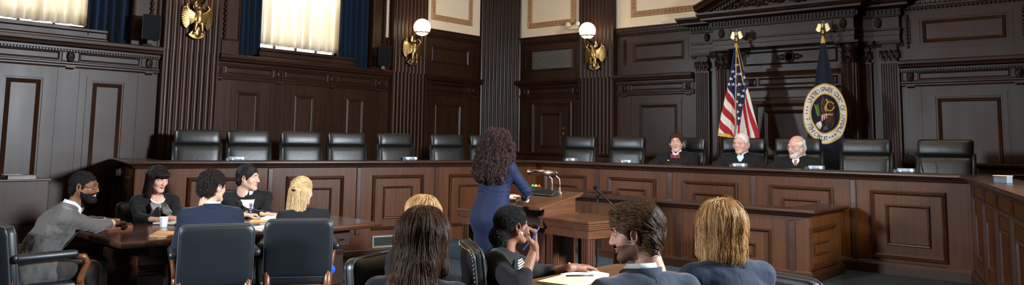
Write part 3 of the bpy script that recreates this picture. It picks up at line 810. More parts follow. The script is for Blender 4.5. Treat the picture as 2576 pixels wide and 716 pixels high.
wing('side_table_top', 6.14, 4.38, R(-8))
wing('side_table_top', 6.24, 5.60, R(6))

# ================================================================== loose tables
def bow_table(name, loc, rz, L, D, z, mat, label, legs=True):
    t = empty(name, loc, rz); tag(t, label, 'table')
    m = MB(); N = 16
    out = []
    for i in range(N+1):
        x = -L/2+L*i/N; out.append((x, -D/2-.03*math.cos(PI*(i/N-.5))))
    for i in range(N+1):
        x = L/2-L*i/N; out.append((x, D/2+.03*math.cos(PI*(i/N-.5))))
    def ring(ins, zz): return [(p[0]*(1-ins/(L/2)), p[1]*(1-ins/(D/2)), zz) for p in out]
    vs = ring(.03, z-.055)+ring(.012, z-.05)+ring(.002, z-.035)+ring(0, z-.018)+ring(.006, z-.006)+ring(.016, z)
    m.stack(vs, len(out), True, True, False); m.obj('table_top', mat, t)
    a = MB(); a.box(-L/2+.28, L/2-.28, -D/2+.16, D/2-.16, z-.155, z-.05); a.obj('apron', 'table_dark', t)
    for sx in (-1, 1):
        p = MB(); cx = sx*(L/2-.36); w_, d_ = .11, D/2-.30
        def blk(hw, hd, z0, z1, c=.006): p.cbox(cx-hw, cx+hw, -hd, hd, z0, z1, c)
        blk(w_+.03, d_+.06, z-.235, z-.155); blk(w_+.012, d_+.03, z-.26, z-.235); blk(w_, d_, z-.30, z-.26); blk(w_+.008, d_+.01, z-.318, z-.30); blk(w_, d_, .12, z-.318); blk(w_+.03, d_+.05, .06, .12); blk(w_+.05, d_+.16, 0.0, .06)
        p.obj('pedestal', 'table_dark', t)
    return t
TAB_A = bow_table('counsel_table', (3.93, 6.87, 0), R(-3), 2.50, 1.26, .735, 'table_wood', 'dark polished counsel table where five people in suits sit on the left')
TAB_B = bow_table('counsel_table', (3.78, 2.54, 0), R(0), 1.66, .98, .735, 'front_table', 'lighter brown counsel table with notepads in front of the foreground group')

# ================================================================== chairs
def bench_chair():
    r = empty('executive_chair'); W = .575
    def T(x, y, z): return (x, y, z)
    def pad(name, w_, h, dep, zc, yc, tilt, par, puff=.5, rows=12):
        """upholstered pad: rounded front (towards +y) with soft pillow bulge"""
        m = MB(Matrix.Translation((0, yc, zc)) @ Matrix.Rotation(tilt, 4, 'X'))
        n1, n2 = 18, 12; P = []
        def sup(u, p): return math.copysign(abs(u)**p, u)
        rows_ = []
        for i in range(n2+1):
            v = -1+2*i/n2; ring = []
            for j in range(28):
                a = 2*PI*j/28; ca, sa = math.cos(a), math.sin(a)
                e = (1-abs(v)**6)**(1/6)
                x = sup(ca, .32)*w_/2*(.93+.07*e); y = sup(sa, .62)*dep/2*(.35+.65*e*(1 if sa < 0 else (1-puff*.3+puff*.3*(1-v*v))))
                ring.append((x, y, v*h/2))
            rows_ += ring
        m.stack(rows_, 28, True, True, True)
        return m.obj(name, 'leather_bench', par)
    tl = R(9)
    pad('headrest', W, .20, .17, 1.10, -.285, tl, r, 1.)
    bk = pad('backrest', W*.97, .60, .13, .72, -.215, tl, r, .6)
    for s in (-1, 1):
        b = MB(); b.tube([(s*(W/2-.012), -.17+.0-.0, .46), (s*(W/2-.008), -.215, .72), (s*(W/2-.006), -.275, 1.04)], [.03, .036, .03], 8, True); b.obj('bolster', 'leather_bench', bk)
    m = MB(); m.rbox((0, .03, .44), (.54, .52, .13), .05, 3); m.obj('seat', 'leather_bench', r)
    for s in (-1, 1):
        a = MB(); a.tube([(s*.30, -.20, .60), (s*.31, -.05, .64), (s*.31, .14, .645), (s*.31, .2, .62)], .028, 8); a.tube([(s*.31, .0, .64), (s*.31, .02, .5), (s*.26, .03, .42)], .02, 8); a.obj('armrest', 'leather', r)
    m = MB(); m.lathe([(.03, .1), (.03, .38), (.06, .39)], n=12); m.obj('gas_column', 'black', r)
    m = MB()
    for k in range(5):
        a = 2*PI*k/5+.3; m.tube([(0, 0, .1), (.15*math.cos(a), .15*math.sin(a), .095), (.30*math.cos(a), .30*math.sin(a), .065)], [.03, .024, .018], 8); m.ball((.30*math.cos(a), .30*math.sin(a), .03), .03, 8, 6)
    m.obj('star_base', 'black', r)
    return r
G = 'leather chairs along the bench'
proto = bench_chair(); cat_b = 'chair'
nW = Vector((W16[1], W16[0])); uW = Vector((-W16[0], W16[1]))
lab = ['black leather chair behind the bench, leftmost, below the gilt eagle pilaster', 'black leather chair behind the bench, second from the left end', 'black leather chair behind the bench, third from the left end', 'black leather chair behind the bench, fourth from the left end', 'black leather chair behind the bench in front of the middle eagle pilaster', 'black leather chair behind the bench, second left of the standing woman', 'black leather chair partly hidden by the standing woman\'s hair',
       'black leather chair behind the bench, first right of the standing woman', 'empty black leather chair next to the judge with the red bow tie', 'black leather chair of the judge with the red bow tie', 'black leather chair of the judge below the striped flag', 'black leather chair of the bearded judge', 'empty black leather chair right of the navy seal flag', 'black leather chair at the right end of the bench']
k = 0
chairs = []
for cx in (485, 609, 746, 855.5, 978.5, 1107, 1203):
    # distances along the left wing measured behind the counter
    a = {485: 4.72, 609: 4.05, 746: 3.33, 855.5: 2.65, 978.5: 1.87, 1107: 1.00, 1203: .30}[cx]
    p = Vector((BL[0], BL[1])) + uW*a + nW*.74
    face = Vector((-nW.x, -nW.y)); chairs.append((p.x, p.y, math.atan2(face.y, face.x)-PI/2+random.uniform(-.08, .08)))
for y in (7.33, 6.44, 5.53, 4.45, 3.64, 2.98, 2.12):
    chairs.append((9.85 if y not in (5.53, 4.45, 3.64) else 9.95, y, PI/2+random.uniform(-.1, .1) if y not in (4.45, 3.64) else PI/2+.35))
BCH = []
for i, (x, y, rz) in enumerate(chairs):
    o = proto if i == 0 else copy_tree(proto); BCH.append(o)
    o.location = (x, y, ZD); o.rotation_euler = (0, 0, rz); tag(o, lab[i], 'chair', G)

def arm_chair(name, nails=False, zt=.89, curved=0., back_h=.47, w_=.545):
    r = empty(name)
    tl = R(7)
    T = Matrix.Translation((0, -.23, zt-back_h/2)) @ Matrix.Rotation(tl, 4, 'X')
    m = MB(T); n = 14; P = []
    # back cushion: closed, slightly bowed plan
    ring = []
    def outl(ins):
        o = []
        hw, hh, rr = w_/2-ins, back_h/2-ins, .055
        for q in range(4):
            sx, sy = ((1, 1), (-1, 1), (-1, -1), (1, -1))[q]
            for i in range(6):
                a = (q+i/5)*PI/2; o.append(((hw-rr)*sx+rr*math.cos(a), (hh-rr)*sy+rr*math.sin(a)))
        return o
    def lay(ins, y):
        return [(p[0], y-curved*(p[0]/(w_/2))**2*-1, p[1]) for p in outl(ins)]
    N = 24
    vs = lay(.09, .062)+lay(.03, .055)+lay(.006, .035)+lay(0, .028)+lay(0, -.02)+lay(.006, -.028)+lay(.03, -.034)+lay(.12, -.037)
    m.stack(vs, N, True, True, True); bk = m.obj('backrest', 'leather_navy', r)
    p = MB(T)
    for y in (.030, -.022):
        pts = [(q[0], y+curved*(q[0]/(w_/2))**2, q[1]) for q in outl(-.001)]; p.tube(pts+[pts[0]], .0045, 6, False)
    p.obj('piping', 'piping', bk)
    if nails:
        q = MB(T); pts = outl(.006)
        for i in range(len(pts)):
            a, b = Vector(pts[i]), Vector(pts[(i+1) % len(pts)]); L = (b-a).length; k = max(1, int(L/.022))
            for j in range(k):
                c = a+(b-a)*(j/k); q.ball((c.x, -.032+curved*(c.x/(w_/2))**2, c.y), (.007, .005, .007), 8, 5)
        q.obj('nailhead_trim', 'antique', bk)
    m = MB(); m.rbox((0, .045, .40), (.52, .53, .11), .04, 3); m.obj('seat', 'leather_navy', r)
    m = MB(); m.box(-.25, .25, -.21, .26, .31, .355); m.obj('seat_frame', 'chair_wood', r)
    for s in (-1, 1):
        l = MB(); l.tube([(s*.245, -.215, .50), (s*.243, -.215, .35), (s*.24, -.235, .15), (s*.24, -.27, 0)], [.024, .026, .022, .017], 8, True, 1.2); l.obj('leg', 'chair_wood', r)
        l = MB(); l.tube([(s*.265, .255, .44), (s*.262, .262, .36), (s*.255, .25, .2), (s*.25, .26, 0)], [.03, .03, .024, .018], 8, True, .9); l.obj('leg', 'chair_wood', r)
        a = MB(); a.tube([(s*.30, .19, .645), (s*.298, .255, .635), (s*.29, .285, .59), (s*.283, .265, .53), (s*.272, .25, .47), (s*.266, .255, .43)], [.016, .024, .026, .022, .024, .028], 8, True, 1.1)
        a.obj('arm_support', 'chair_wood', r)
        a = MB(); a.rbox((s*.298, -.01, .665), (.075, .44, .06), .026, 3); a.obj('armrest', 'leather_navy', r)
    return r
def put(o, x, y, face, label, cat='chair', group=None):
    """face = heading in degrees the sitter looks towards (0 = +X)"""
    o.location = (x, y, 0); o.rotation_euler = (0, 0, R(face)-PI/2); return tag(o, label, cat, group)
AC = arm_chair('armchair')
ARM = [(3.17, 5.90, 62, 'dark leather armchair seen from behind with the man in navy suit'), (3.79, 5.82, 78, 'dark leather armchair seen from behind with the blonde woman in black'),
       (2.20, 6.74, 2, 'dark leather armchair with wooden arm holding the man in grey suit'), (3.50, 8.03, -95, 'dark leather armchair behind the woman with dark fringe'),
       (4.56, 7.92, -105, 'dark leather armchair behind the man with the striped tie'), (3.06, 3.30, -74, 'dark leather armchair in front, left of the woman with long brown hair'),
       (4.30, 1.62, -15, 'empty dark leather armchair at the bottom edge right of the blonde woman in navy'), (2.02, 2.30, 18, 'dark leather armchair under the woman with long brown hair'),
       (2.86, 1.60, 70, 'dark leather armchair of the man with wavy brown hair in front'), (3.42, 1.50, 62, 'dark leather armchair under the blonde woman in navy in front')]
ARMC = []
for i, (x, y, fc, lb) in enumerate(ARM):
    ARMC.append(put(AC if i == 0 else copy_tree(AC), x, y, fc, lb, group='leather armchairs'))
NC = arm_chair('nailhead_armchair', nails=True, zt=.94, curved=.03, w_=.55)
put(NC, 3.52, 3.36, -62, 'dark leather armchair with silver nailheads behind the woman with the puffed bun')
# ================================================================== figures: signed-distance modelling
def smin(a, b, k):
    h = np.clip(.5+.5*(b-a)/k, 0, 1); return b+(a-b)*h-k*h*(1-h)
class Field:
    def __init__(s): s.pr = []
    def cap(s, a, b, ra, rb=None, k=.02, u=None, st=1., op=1):
        a = np.array(a, float); b = np.array(b, float); rb = ra if rb is None else rb
        R_ = max(ra, rb)*max(st, 1.)
        s.pr.append(('c', a, b, ra, rb, None if u is None else np.array(u, float), st, k, op, np.minimum(a, b)-R_, np.maximum(a, b)+R_)); return s
    def ell(s, c, r, k=.02, rot=None, op=1):
        c = np.array(c, float); r = np.array(r, float); m = r.max()
        s.pr.append(('e', c, r, rot, None, None, None, k, op, c-m, c+m)); return s
    def build(s, h, pad=.03, clip=None, noise=None):
        lo = np.min([p[9] for p in s.pr if p[8] > 0], 0)-pad; hi = np.max([p[10] for p in s.pr if p[8] > 0], 0)+pad
        if clip is not None: lo = np.maximum(lo, clip[0]); hi = np.minimum(hi, clip[1])
        n = np.maximum(np.ceil((hi-lo)/h).astype(int)+1, 4)
        F = np.full(n, .25, np.float32)
        ax = [lo[i]+h*np.arange(n[i]) for i in range(3)]
        for p in s.pr:
            k, op = p[7], p[8]; m = k+3*h+.012
            i0 = np.clip(np.floor((p[9]-m-lo)/h).astype(int), 0, n); i1 = np.clip(np.ceil((p[10]+m-lo)/h).astype(int)+1, 0, n)
            if (i1 <= i0).any(): continue
            sl = tuple(slice(i0[i], i1[i]) for i in range(3))
            X, Y, Z = np.meshgrid(*[ax[i][sl[i]] for i in range(3)], indexing='ij')
            P = np.stack([X, Y, Z], -1).astype(np.float32)
            if p[0] == 'c':
                a, b, ra, rb, u, st = p[1:7]; q = P-a; ab = b-a
                if u is not None:
                    q = q+((q@u)*(1/st-1))[..., None]*u; ab = ab+u*(ab@u)*(1/st-1)
                t = np.clip((q@ab)/max(ab@ab, 1e-9), 0, 1)
                d = np.sqrt(((q-t[..., None]*ab)**2).sum(-1))-(ra+(rb-ra)*t)
            else:
                c, r, rot = p[1:4]; q = P-c
                if rot is not None: q = q@rot
                k0 = np.sqrt(((q/r)**2).sum(-1)); k1 = np.sqrt(((q/r**2)**2).sum(-1))+1e-6
                d = k0*(k0-1)/k1
            F[sl] = smin(F[sl], d, k) if op > 0 else -smin(-F[sl], d, k)
        if noise is not None:
            X, Y, Z = np.meshgrid(*ax, indexing='ij'); F = F+noise(X, Y, Z).astype(np.float32)
        s.F, s.lo, s.h, s.n = F, lo, h, n
        return s
    def sample(s, P):
        q = (np.asarray(P)-s.lo)/s.h; i = np.clip(np.floor(q).astype(int), 0, s.n-2); f = np.clip(q-i, 0, 1)
        o = 0
        for a in (0, 1):
            for b in (0, 1):
                for c in (0, 1):
                    w = (f[..., 0] if a else 1-f[..., 0])*(f[..., 1] if b else 1-f[..., 1])*(f[..., 2] if c else 1-f[..., 2])
                    o = o+w*s.F[i[..., 0]+a, i[..., 1]+b, i[..., 2]+c]
        return o
    def grad(s, P, e=.006):
        g = np.stack([s.sample(P+e*np.eye(3)[i])-s.sample(P-e*np.eye(3)[i]) for i in range(3)], -1)
        return g/(np.linalg.norm(g, axis=-1, keepdims=True)+1e-9)
    def mesh(s):
        F, lo, h = s.F, s.lo, s.h; nx, ny, nz = F.shape
        F = F.copy(); F[0] = F[-1] = .1; F[:, 0] = F[:, -1] = .1; F[:, :, 0] = F[:, :, -1] = .1
        ins = F < 0
        c = sum(ins[a:nx-1+a, b:ny-1+b, d:nz-1+d].astype(np.int8) for a in (0, 1) for b in (0, 1) for d in (0, 1))
        act = (c > 0) & (c < 8); idx = -np.ones(act.shape, np.int64); cells = np.argwhere(act); idx[act] = np.arange(len(cells))
        acc = np.zeros((len(cells), 3)); cnt = np.zeros(len(cells))
        i, j, k = cells.T
        E = [((a, b, 0), (a, b, 1)) for a in (0, 1) for b in (0, 1)]+[((a, 0, b), (a, 1, b)) for a in (0, 1) for b in (0, 1)]+[((0, a, b), (1, a, b)) for a in (0, 1) for b in (0, 1)]
        for p, q in E:
            fa = F[i+p[0], j+p[1], k+p[2]]; fb = F[i+q[0], j+q[1], k+q[2]]; x = (fa < 0) != (fb < 0)
            t = np.where(x, fa/np.where(x, fa-fb, 1), 0)
            for d in range(3): acc[:, d] += np.where(x, p[d]+(q[d]-p[d])*t, 0)
            cnt += x
        V = lo+h*(cells+acc/cnt[:, None]); Q = []
        for d in range(3):
            o1, o2 = [(1, 2), (2, 0), (0, 1)][d]
            sl = [slice(1, -1)]*3; sl[d] = slice(0, -1); sh = [slice(1, -1)]*3; sh[d] = slice(1, None)
            a = ins[tuple(sl)]; b = ins[tuple(sh)]; x = np.argwhere(a != b)
            if not len(x): continue
            off = np.ones(3, int); off[d] = 0; x = x+off
            def g(u, v):
                y = x.copy(); y[:, o1] -= u; y[:, o2] -= v; return idx[y[:, 0], y[:, 1], y[:, 2]]
            q = np.stack([g(1, 1), g(0, 1), g(0, 0), g(1, 0)], 1)
            flip = ~ins[x[:, 0], x[:, 1], x[:, 2]]; q[flip] = q[flip][:, ::-1]; Q.append(q)
        Q = np.concatenate(Q); Q = Q[(Q >= 0).all(1)]
        return V, Q
def fbm(amp, fr, seed=0, oct_=3):
    r = np.random.default_rng(seed); amp *= .4; T = [(r.normal(size=3)*fr*1.8**o, r.uniform(0, 6.28), amp*.6**o) for o in range(oct_) for _ in range(3)]
    def f(X, Y, Z):
        o = 0
        for w, p, a in T: o = o+a*np.sin(w[0]*X+w[1]*Y+w[2]*Z+p+1.2*np.sin(w[1]*X*.6-w[2]*Y*.7+w[0]*Z*.5))
        return o
    return f
def locks(amp, fr=60, seed=0):
    f = fbm(amp*2.5, fr, seed, 2)
    return lambda X, Y, Z: f(X, Y, Z*.12)
def rotm(yaw=0, pitch=0, roll=0):
    """head rotation: yaw about z (left +), pitch about x (up +), roll about y"""
    return np.array(Matrix.Rotation(yaw, 3, 'Z') @ Matrix.Rotation(pitch, 3, 'X') @ Matrix.Rotation(roll, 3, 'Y'))
def unit(v): v = np.asarray(v, float); return v/(np.linalg.norm(v)+1e-9)

def strand_mat(name, cols, rough=.42, spec=.35):
    t = NT(name); t.set(Roughness=rough, Specular_IOR_Level=spec)
    i = t.add('ShaderNodeHairInfo'); c = ramp(t, i.outputs['Random'], [(k/(len(cols)-1), q) for k, q in enumerate(cols)])
    t.link(c, t.p.inputs['Base Color']); return t.m
def strands(fld, V, Q, flow, n, L, steps, mat, parent, off=(.0, .006), wave=0., freq=0., rad=.0006, curl=0., seed=1, keep=None, jit_=.06, flyaway=0., clump=0., ng=25, avoid=()):
    """hair strands as streamlines over a hair volume: flow(P) gives the combing direction"""
    r = np.random.default_rng(seed)
    T = V[Q]; A = np.linalg.norm(np.cross(T[:, 1]-T[:, 0], T[:, 3]-T[:, 0]), axis=1)
    if keep is not None: A = A*keep(T.mean(1))
    f = r.choice(len(Q), n, p=A/A.sum()); w = r.dirichlet(np.ones(4), n); P = (T[f]*w[..., None]).sum(1)
    o = r.uniform(*off, n); o[r.random(n) < flyaway] *= 2.2
    LL = L*r.uniform(.55, 1.15, n); st = LL/steps; out = []
    G = fld.grad(P); ph = r.uniform(0, 6.28, n); fr = freq*r.uniform(.75, 1.3, n); cu = curl*r.uniform(.5, 1.3, n); wv = wave*r.uniform(.4, 1.4, n)
    P = P-G*(fld.sample(P)-o*0)[:, None]
    jit = r.normal(size=(n, 3))*jit_
    for k in range(steps+1):
        G = fld.grad(P); D = flow(P)+jit; D = D-G*(D*G).sum(1, keepdims=True); D = D/(np.linalg.norm(D, axis=1, keepdims=True)+1e-9)
        B = np.cross(D, G); s = k*st*fr
        out.append(P+G*(o*(.35+.65*min(1, k/3)))[:, None]+B*(wv*np.sin(s+ph))[:, None]+(B*(cu*np.cos(s*1.0+ph))[:, None]+G*(cu*(1+np.sin(s+ph)))[:, None] if curl else 0))
        P = P+D*st[:, None]; G = fld.grad(P); P = P-G*np.clip(fld.sample(P), -.02, .02)[:, None]
    pts = np.stack(out, 1).astype(np.float32)
    if clump:
        g = max(1, n//ng); mid = pts[:, steps//2]; near = np.empty(n, int)
        for a in range(0, n, 1000): near[a:a+1000] = ((mid[a:a+1000, None]-mid[None, :g])**2).sum(-1).argmin(1)
        w = (clump*np.linspace(.15, 1, steps+1)**1.2)[None, :, None]*r.uniform(.6, 1.1, n)[:, None, None]
        tgt = pts[near]+(pts-pts[near])*.25; dd = np.linalg.norm(pts-pts[near], axis=-1, keepdims=True); pts = np.where(dd < .03, pts*(1-w)+tgt*w, pts).astype(np.float32)
    ok = np.ones(n, bool)
    for c_, r_ in avoid: ok &= ~((((pts-np.array(c_))/np.array(r_))**2).sum(-1) < 1).any(1)
    pts = pts[ok]; n = len(pts)
    cu_ = bpy.data.hair_curves.new('hair_strands'); cu_.add_curves([steps+1]*n)
    cu_.attributes['position'].data.foreach_set('vector', pts.ravel())
    ra = cu_.attributes.get('radius') or cu_.attributes.new('radius', 'FLOAT', 'POINT')
    tp = np.linspace(0, 1, steps+1); prof = rad*np.clip(np.minimum(1, .5+3*tp)*(1-.75*np.clip((tp-.6)/.4, 0, 1)**2), .1, 1)
    ra.data.foreach_set('value', np.tile(prof, n).astype(np.float32)); cu_.materials.append(mat)
    ob = bpy.data.objects.new('hair_strands', cu_); COL.objects.link(ob); ob.parent = parent; return ob

# skin
def skin(name, col, rough=.55):
    t = NT(name); t.set(Base_Color=col, Roughness=rough, Specular_IOR_Level=.3, Subsurface_Weight=.10, Subsurface_Radius=[.01, .004, .002], Subsurface_Scale=.5)
    n = t.add('ShaderNodeTexNoise', Scale=35., Detail=4.); t.link(coords(t, (1, 1, 1)), n.inputs['Vector'])
    t.link(ramp(t, n.outputs['Fac'], [(.3, tuple(x*.88 for x in col)), (.7, tuple(min(1, x*1.1) for x in col))]), t.p.inputs['Base Color'])
    return t.m
MT['skin_fair'] = skin('fair_skin', (.58, .34, .235)); MT['skin_pink'] = skin('ruddy_fair_skin', (.60, .325, .235)); MT['skin_tan'] = skin('light_skin', (.56, .30, .19))
MT['skin_brown'] = skin('brown_skin', (.17, .072, .035)); MT['skin_deep'] = skin('deep_brown_skin', (.20, .085, .045))
MT['lips'] = skin('lips', (.47, .19, .145), .42); MT['lips_red'] = skin('red_lips', (.42, .10, .09), .4); MT['lips_dark'] = skin('dark_lips', (.16, .055, .045), .4)
MT['eye_white'] = plain('eye_white', (.5, .47, .43), .25); MT['eye_dark'] = plain('eye_iris', (.02, .012, .008), .2)
MT['teeth'] = plain('teeth', (.8, .77, .7), .3)

def head_field(o):
    """head in its own frame: x right, y forwards, z up, about .235 m from chin to crown"""
    f = Field(); w = o.get('w', 1.); fat = o.get('fat', 0.); fem = o.get('fem', 0)
    f.ell((0, -.018, .038), (.074*w, .094, .080), .02)
    f.ell((0, .028, -.012), (.064*w, .066, .088), .03)
    f.cap((-.048*w-fat*.3, .0, -.045), (-.016, .068-fem*.004, -.094), .022+fat, .020, .025); f.cap((.048*w+fat*.3, .0, -.045), (.016, .068-fem*.004, -.094), .022+fat, .020, .025)
    f.ell((0, .076-fem*.004, -.094), (.022, .018, .018), .02)
    for s in (-1, 1):
        f.ell((s*.042*w, .052, -.022), (.024+fat, .026, .024+fat), .02)
        f.cap((s*.014, .090, .030), (s*.046*w, .076, .028), .009-fem*.002, .007, .014)
    for s in (-1, 1): f.ell((s*.031*w, .100, .008), (.019, .017, .012), .012, op=-1)
    for s in (-1, 1): f.cap((s*.014, .0865, .0150), (s*.046*w, .0765, .0125), .0066, .0058, .004)
    for s in (-1, 1): f.cap((s*.015, .0850, -.0030), (s*.044*w, .0765, -.0015), .0058, .005, .005)
    nl = o.get('nose', 1.)
    f.cap((0, .090, .020), (0, .106*1+.010*(nl-1), -.022), .0075, .0125*nl, .010)
    for s in (-1, 1): f.ell((s*.013*nl, .098, -.026), (.0095*nl, .011, .008), .008)
    sm = o.get('smile', 0.)
    for s in (-1, 1):
        f.cap((0, .097, -.053+.001), (s*.022, .086, -.054+sm*.006), .0040, .0024, .005)
        f.cap((0, .0955, -.065), (s*.019, .084, -.060+sm*.006), .0048, .003, .005)
    f.cap((-.024, .098, -.0585+sm*.005), (.024, .098, -.0585+sm*.005), .003+.003*o.get('open', 0), None, .004, op=-1)
    for s in (-1, 1):
        f.ell((s*.079*w, -.008, -.002), (.011, .023, .036), .006, rotm(-s*.35, .0, 0)); f.ell((s*.084*w, -.004, .002), (.006, .012, .020), .004, rotm(-s*.35, 0, 0), op=-1)
    f.cap((0, -.030, -.05), (0, -.045, -.17), .054+fat*.6-fem*.010, .060+fat*.6-fem*.010, .035)
    if o.get('beard'):
        for s in (-1, 1): f.cap((s*.058, .012, -.04), (s*.02, .074, -.102), .022, .022, .02)
        f.ell((0, .084, -.098), (.030, .022, .024), .015); f.cap((-.026, .094, -.046), (.026, .094, -.046), .007, None, .008)
    return f
def head_build(o):
    f = head_field(o).build(o.get('h', .0045), .012, noise=None); V, Q = f.mesh(); C = V[Q].mean(1); x, y, z = C.T
    mi = np.zeros(len(Q), int)
    sm = o.get('smile', 0.)
    mi[(abs(x) < .021) & (z < -.0495+sm*.005*(abs(x)/.02)) & (z > -.0705+sm*.004*(abs(x)/.02)) & (y > .086)] = 1
    br = (abs(x) > .012) & (abs(x) < .050) & (abs(z-(.0335-.12*np.maximum(abs(x)-.036, 0))) < .0052) & (y > .06); 
    if o.get('open'): mi[(abs(x) < .019) & (abs(z+.0585-sm*.005) < .0035+.002*o['open']) & (y > .08)] = 3
    if o.get('beard'):
        b = (y > .008) & (z < -.03-.0*y) & (z < -.045+.55*(.045-np.minimum(y, .045))+.0) & (z > -.16); up = (abs(x) < .031) & (z > -.051) & (z < -.040) & (y > .07)
        b &= ~((z > -.066) & (abs(x) < .024) & (y > .07)); mi[(b & (mi != 3) & (mi != 1)) | up] = 2
    if o.get('stubble'):
        b = (y > .0) & (z < -.036) & (z > -.13) & (mi == 0) & ~((abs(x) < .02) & (z > -.042)); mi[b] = 4
    return f, V, Q, mi
def hand_build(side, curl=(18, 22, 16), spread=.10, thumb=.5, s=1., point=None):
    """hand frame: x to the thumb side, y along the fingers, z the back of the hand; wrist at the origin"""
    f = Field(); K = [(.030, .088, .076, .0092), (.010, .094, .084, .0096), (-.011, .090, .078, .0092), (-.030, .080, .062, .0082)]
    f.cap((0, -.05, 0), (0, .012, 0), .026*s, .024*s, .01, (1, 0, 0), 1.2)
    for i, (x, y, L, r) in enumerate(K):
        f.cap((x*.55*s, .006*s, 0), (x*s, y*s, .002), .0155*s, .0125*s, .012)
        p = np.array((x*s, y*s, 0.)); a = 0.; yaw_ = -x*spread*22
        cc = curl if point is None or i != point else (4, 6, 6)
        for q, fr in enumerate((.46, .30, .24)):
            a -= R(cc[q]*(1+.10*(i-1.5))); d = np.array((-math.sin(yaw_)*math.cos(a), math.cos(yaw_)*math.cos(a), math.sin(a)))
            b = p+d*L*fr*s; f.cap(p, b, r*s*(1-.06*q), r*s*(1-.06*(q+1)), .0035 if q else .006); p = b
    t0 = np.array((.022*s, .022*s, -.008)); t1 = t0+np.array((.030, .030, -.010-.012*thumb))*s; t2 = t1+np.array((.008-.012*thumb, .032, -.008*thumb))*s; t3 = t2+np.array((-.004-.010*thumb, .026, -.005))*s
    f.cap(t0, t1, .015*s, .0125*s, .014); f.cap(t1, t2, .0115*s, .0105*s, .004); f.cap(t2, t3, .0105*s, .0085*s, .004)
    f.build(.0036, .008); V, Q = f.mesh()
    if side == 'L': V = V*np.array((-1, 1, 1)); Q = Q[:, ::-1]
    return V, Q
def ik(S, W, pole, l1, l2):
    S, W = np.array(S, float), np.array(W, float); d = W-S; D = np.linalg.norm(d)
    if D > (l1+l2)*.985: W = S+d/D*(l1+l2)*.985; d = W-S; D = np.linalg.norm(d)
    u = d/D; a = (l1*l1-l2*l2+D*D)/(2*D); h = math.sqrt(max(l1*l1-a*a, 0)); p = np.array(pole, float); p = p-u*(p@u); p = unit(p)
    return S+u*a+p*h, W

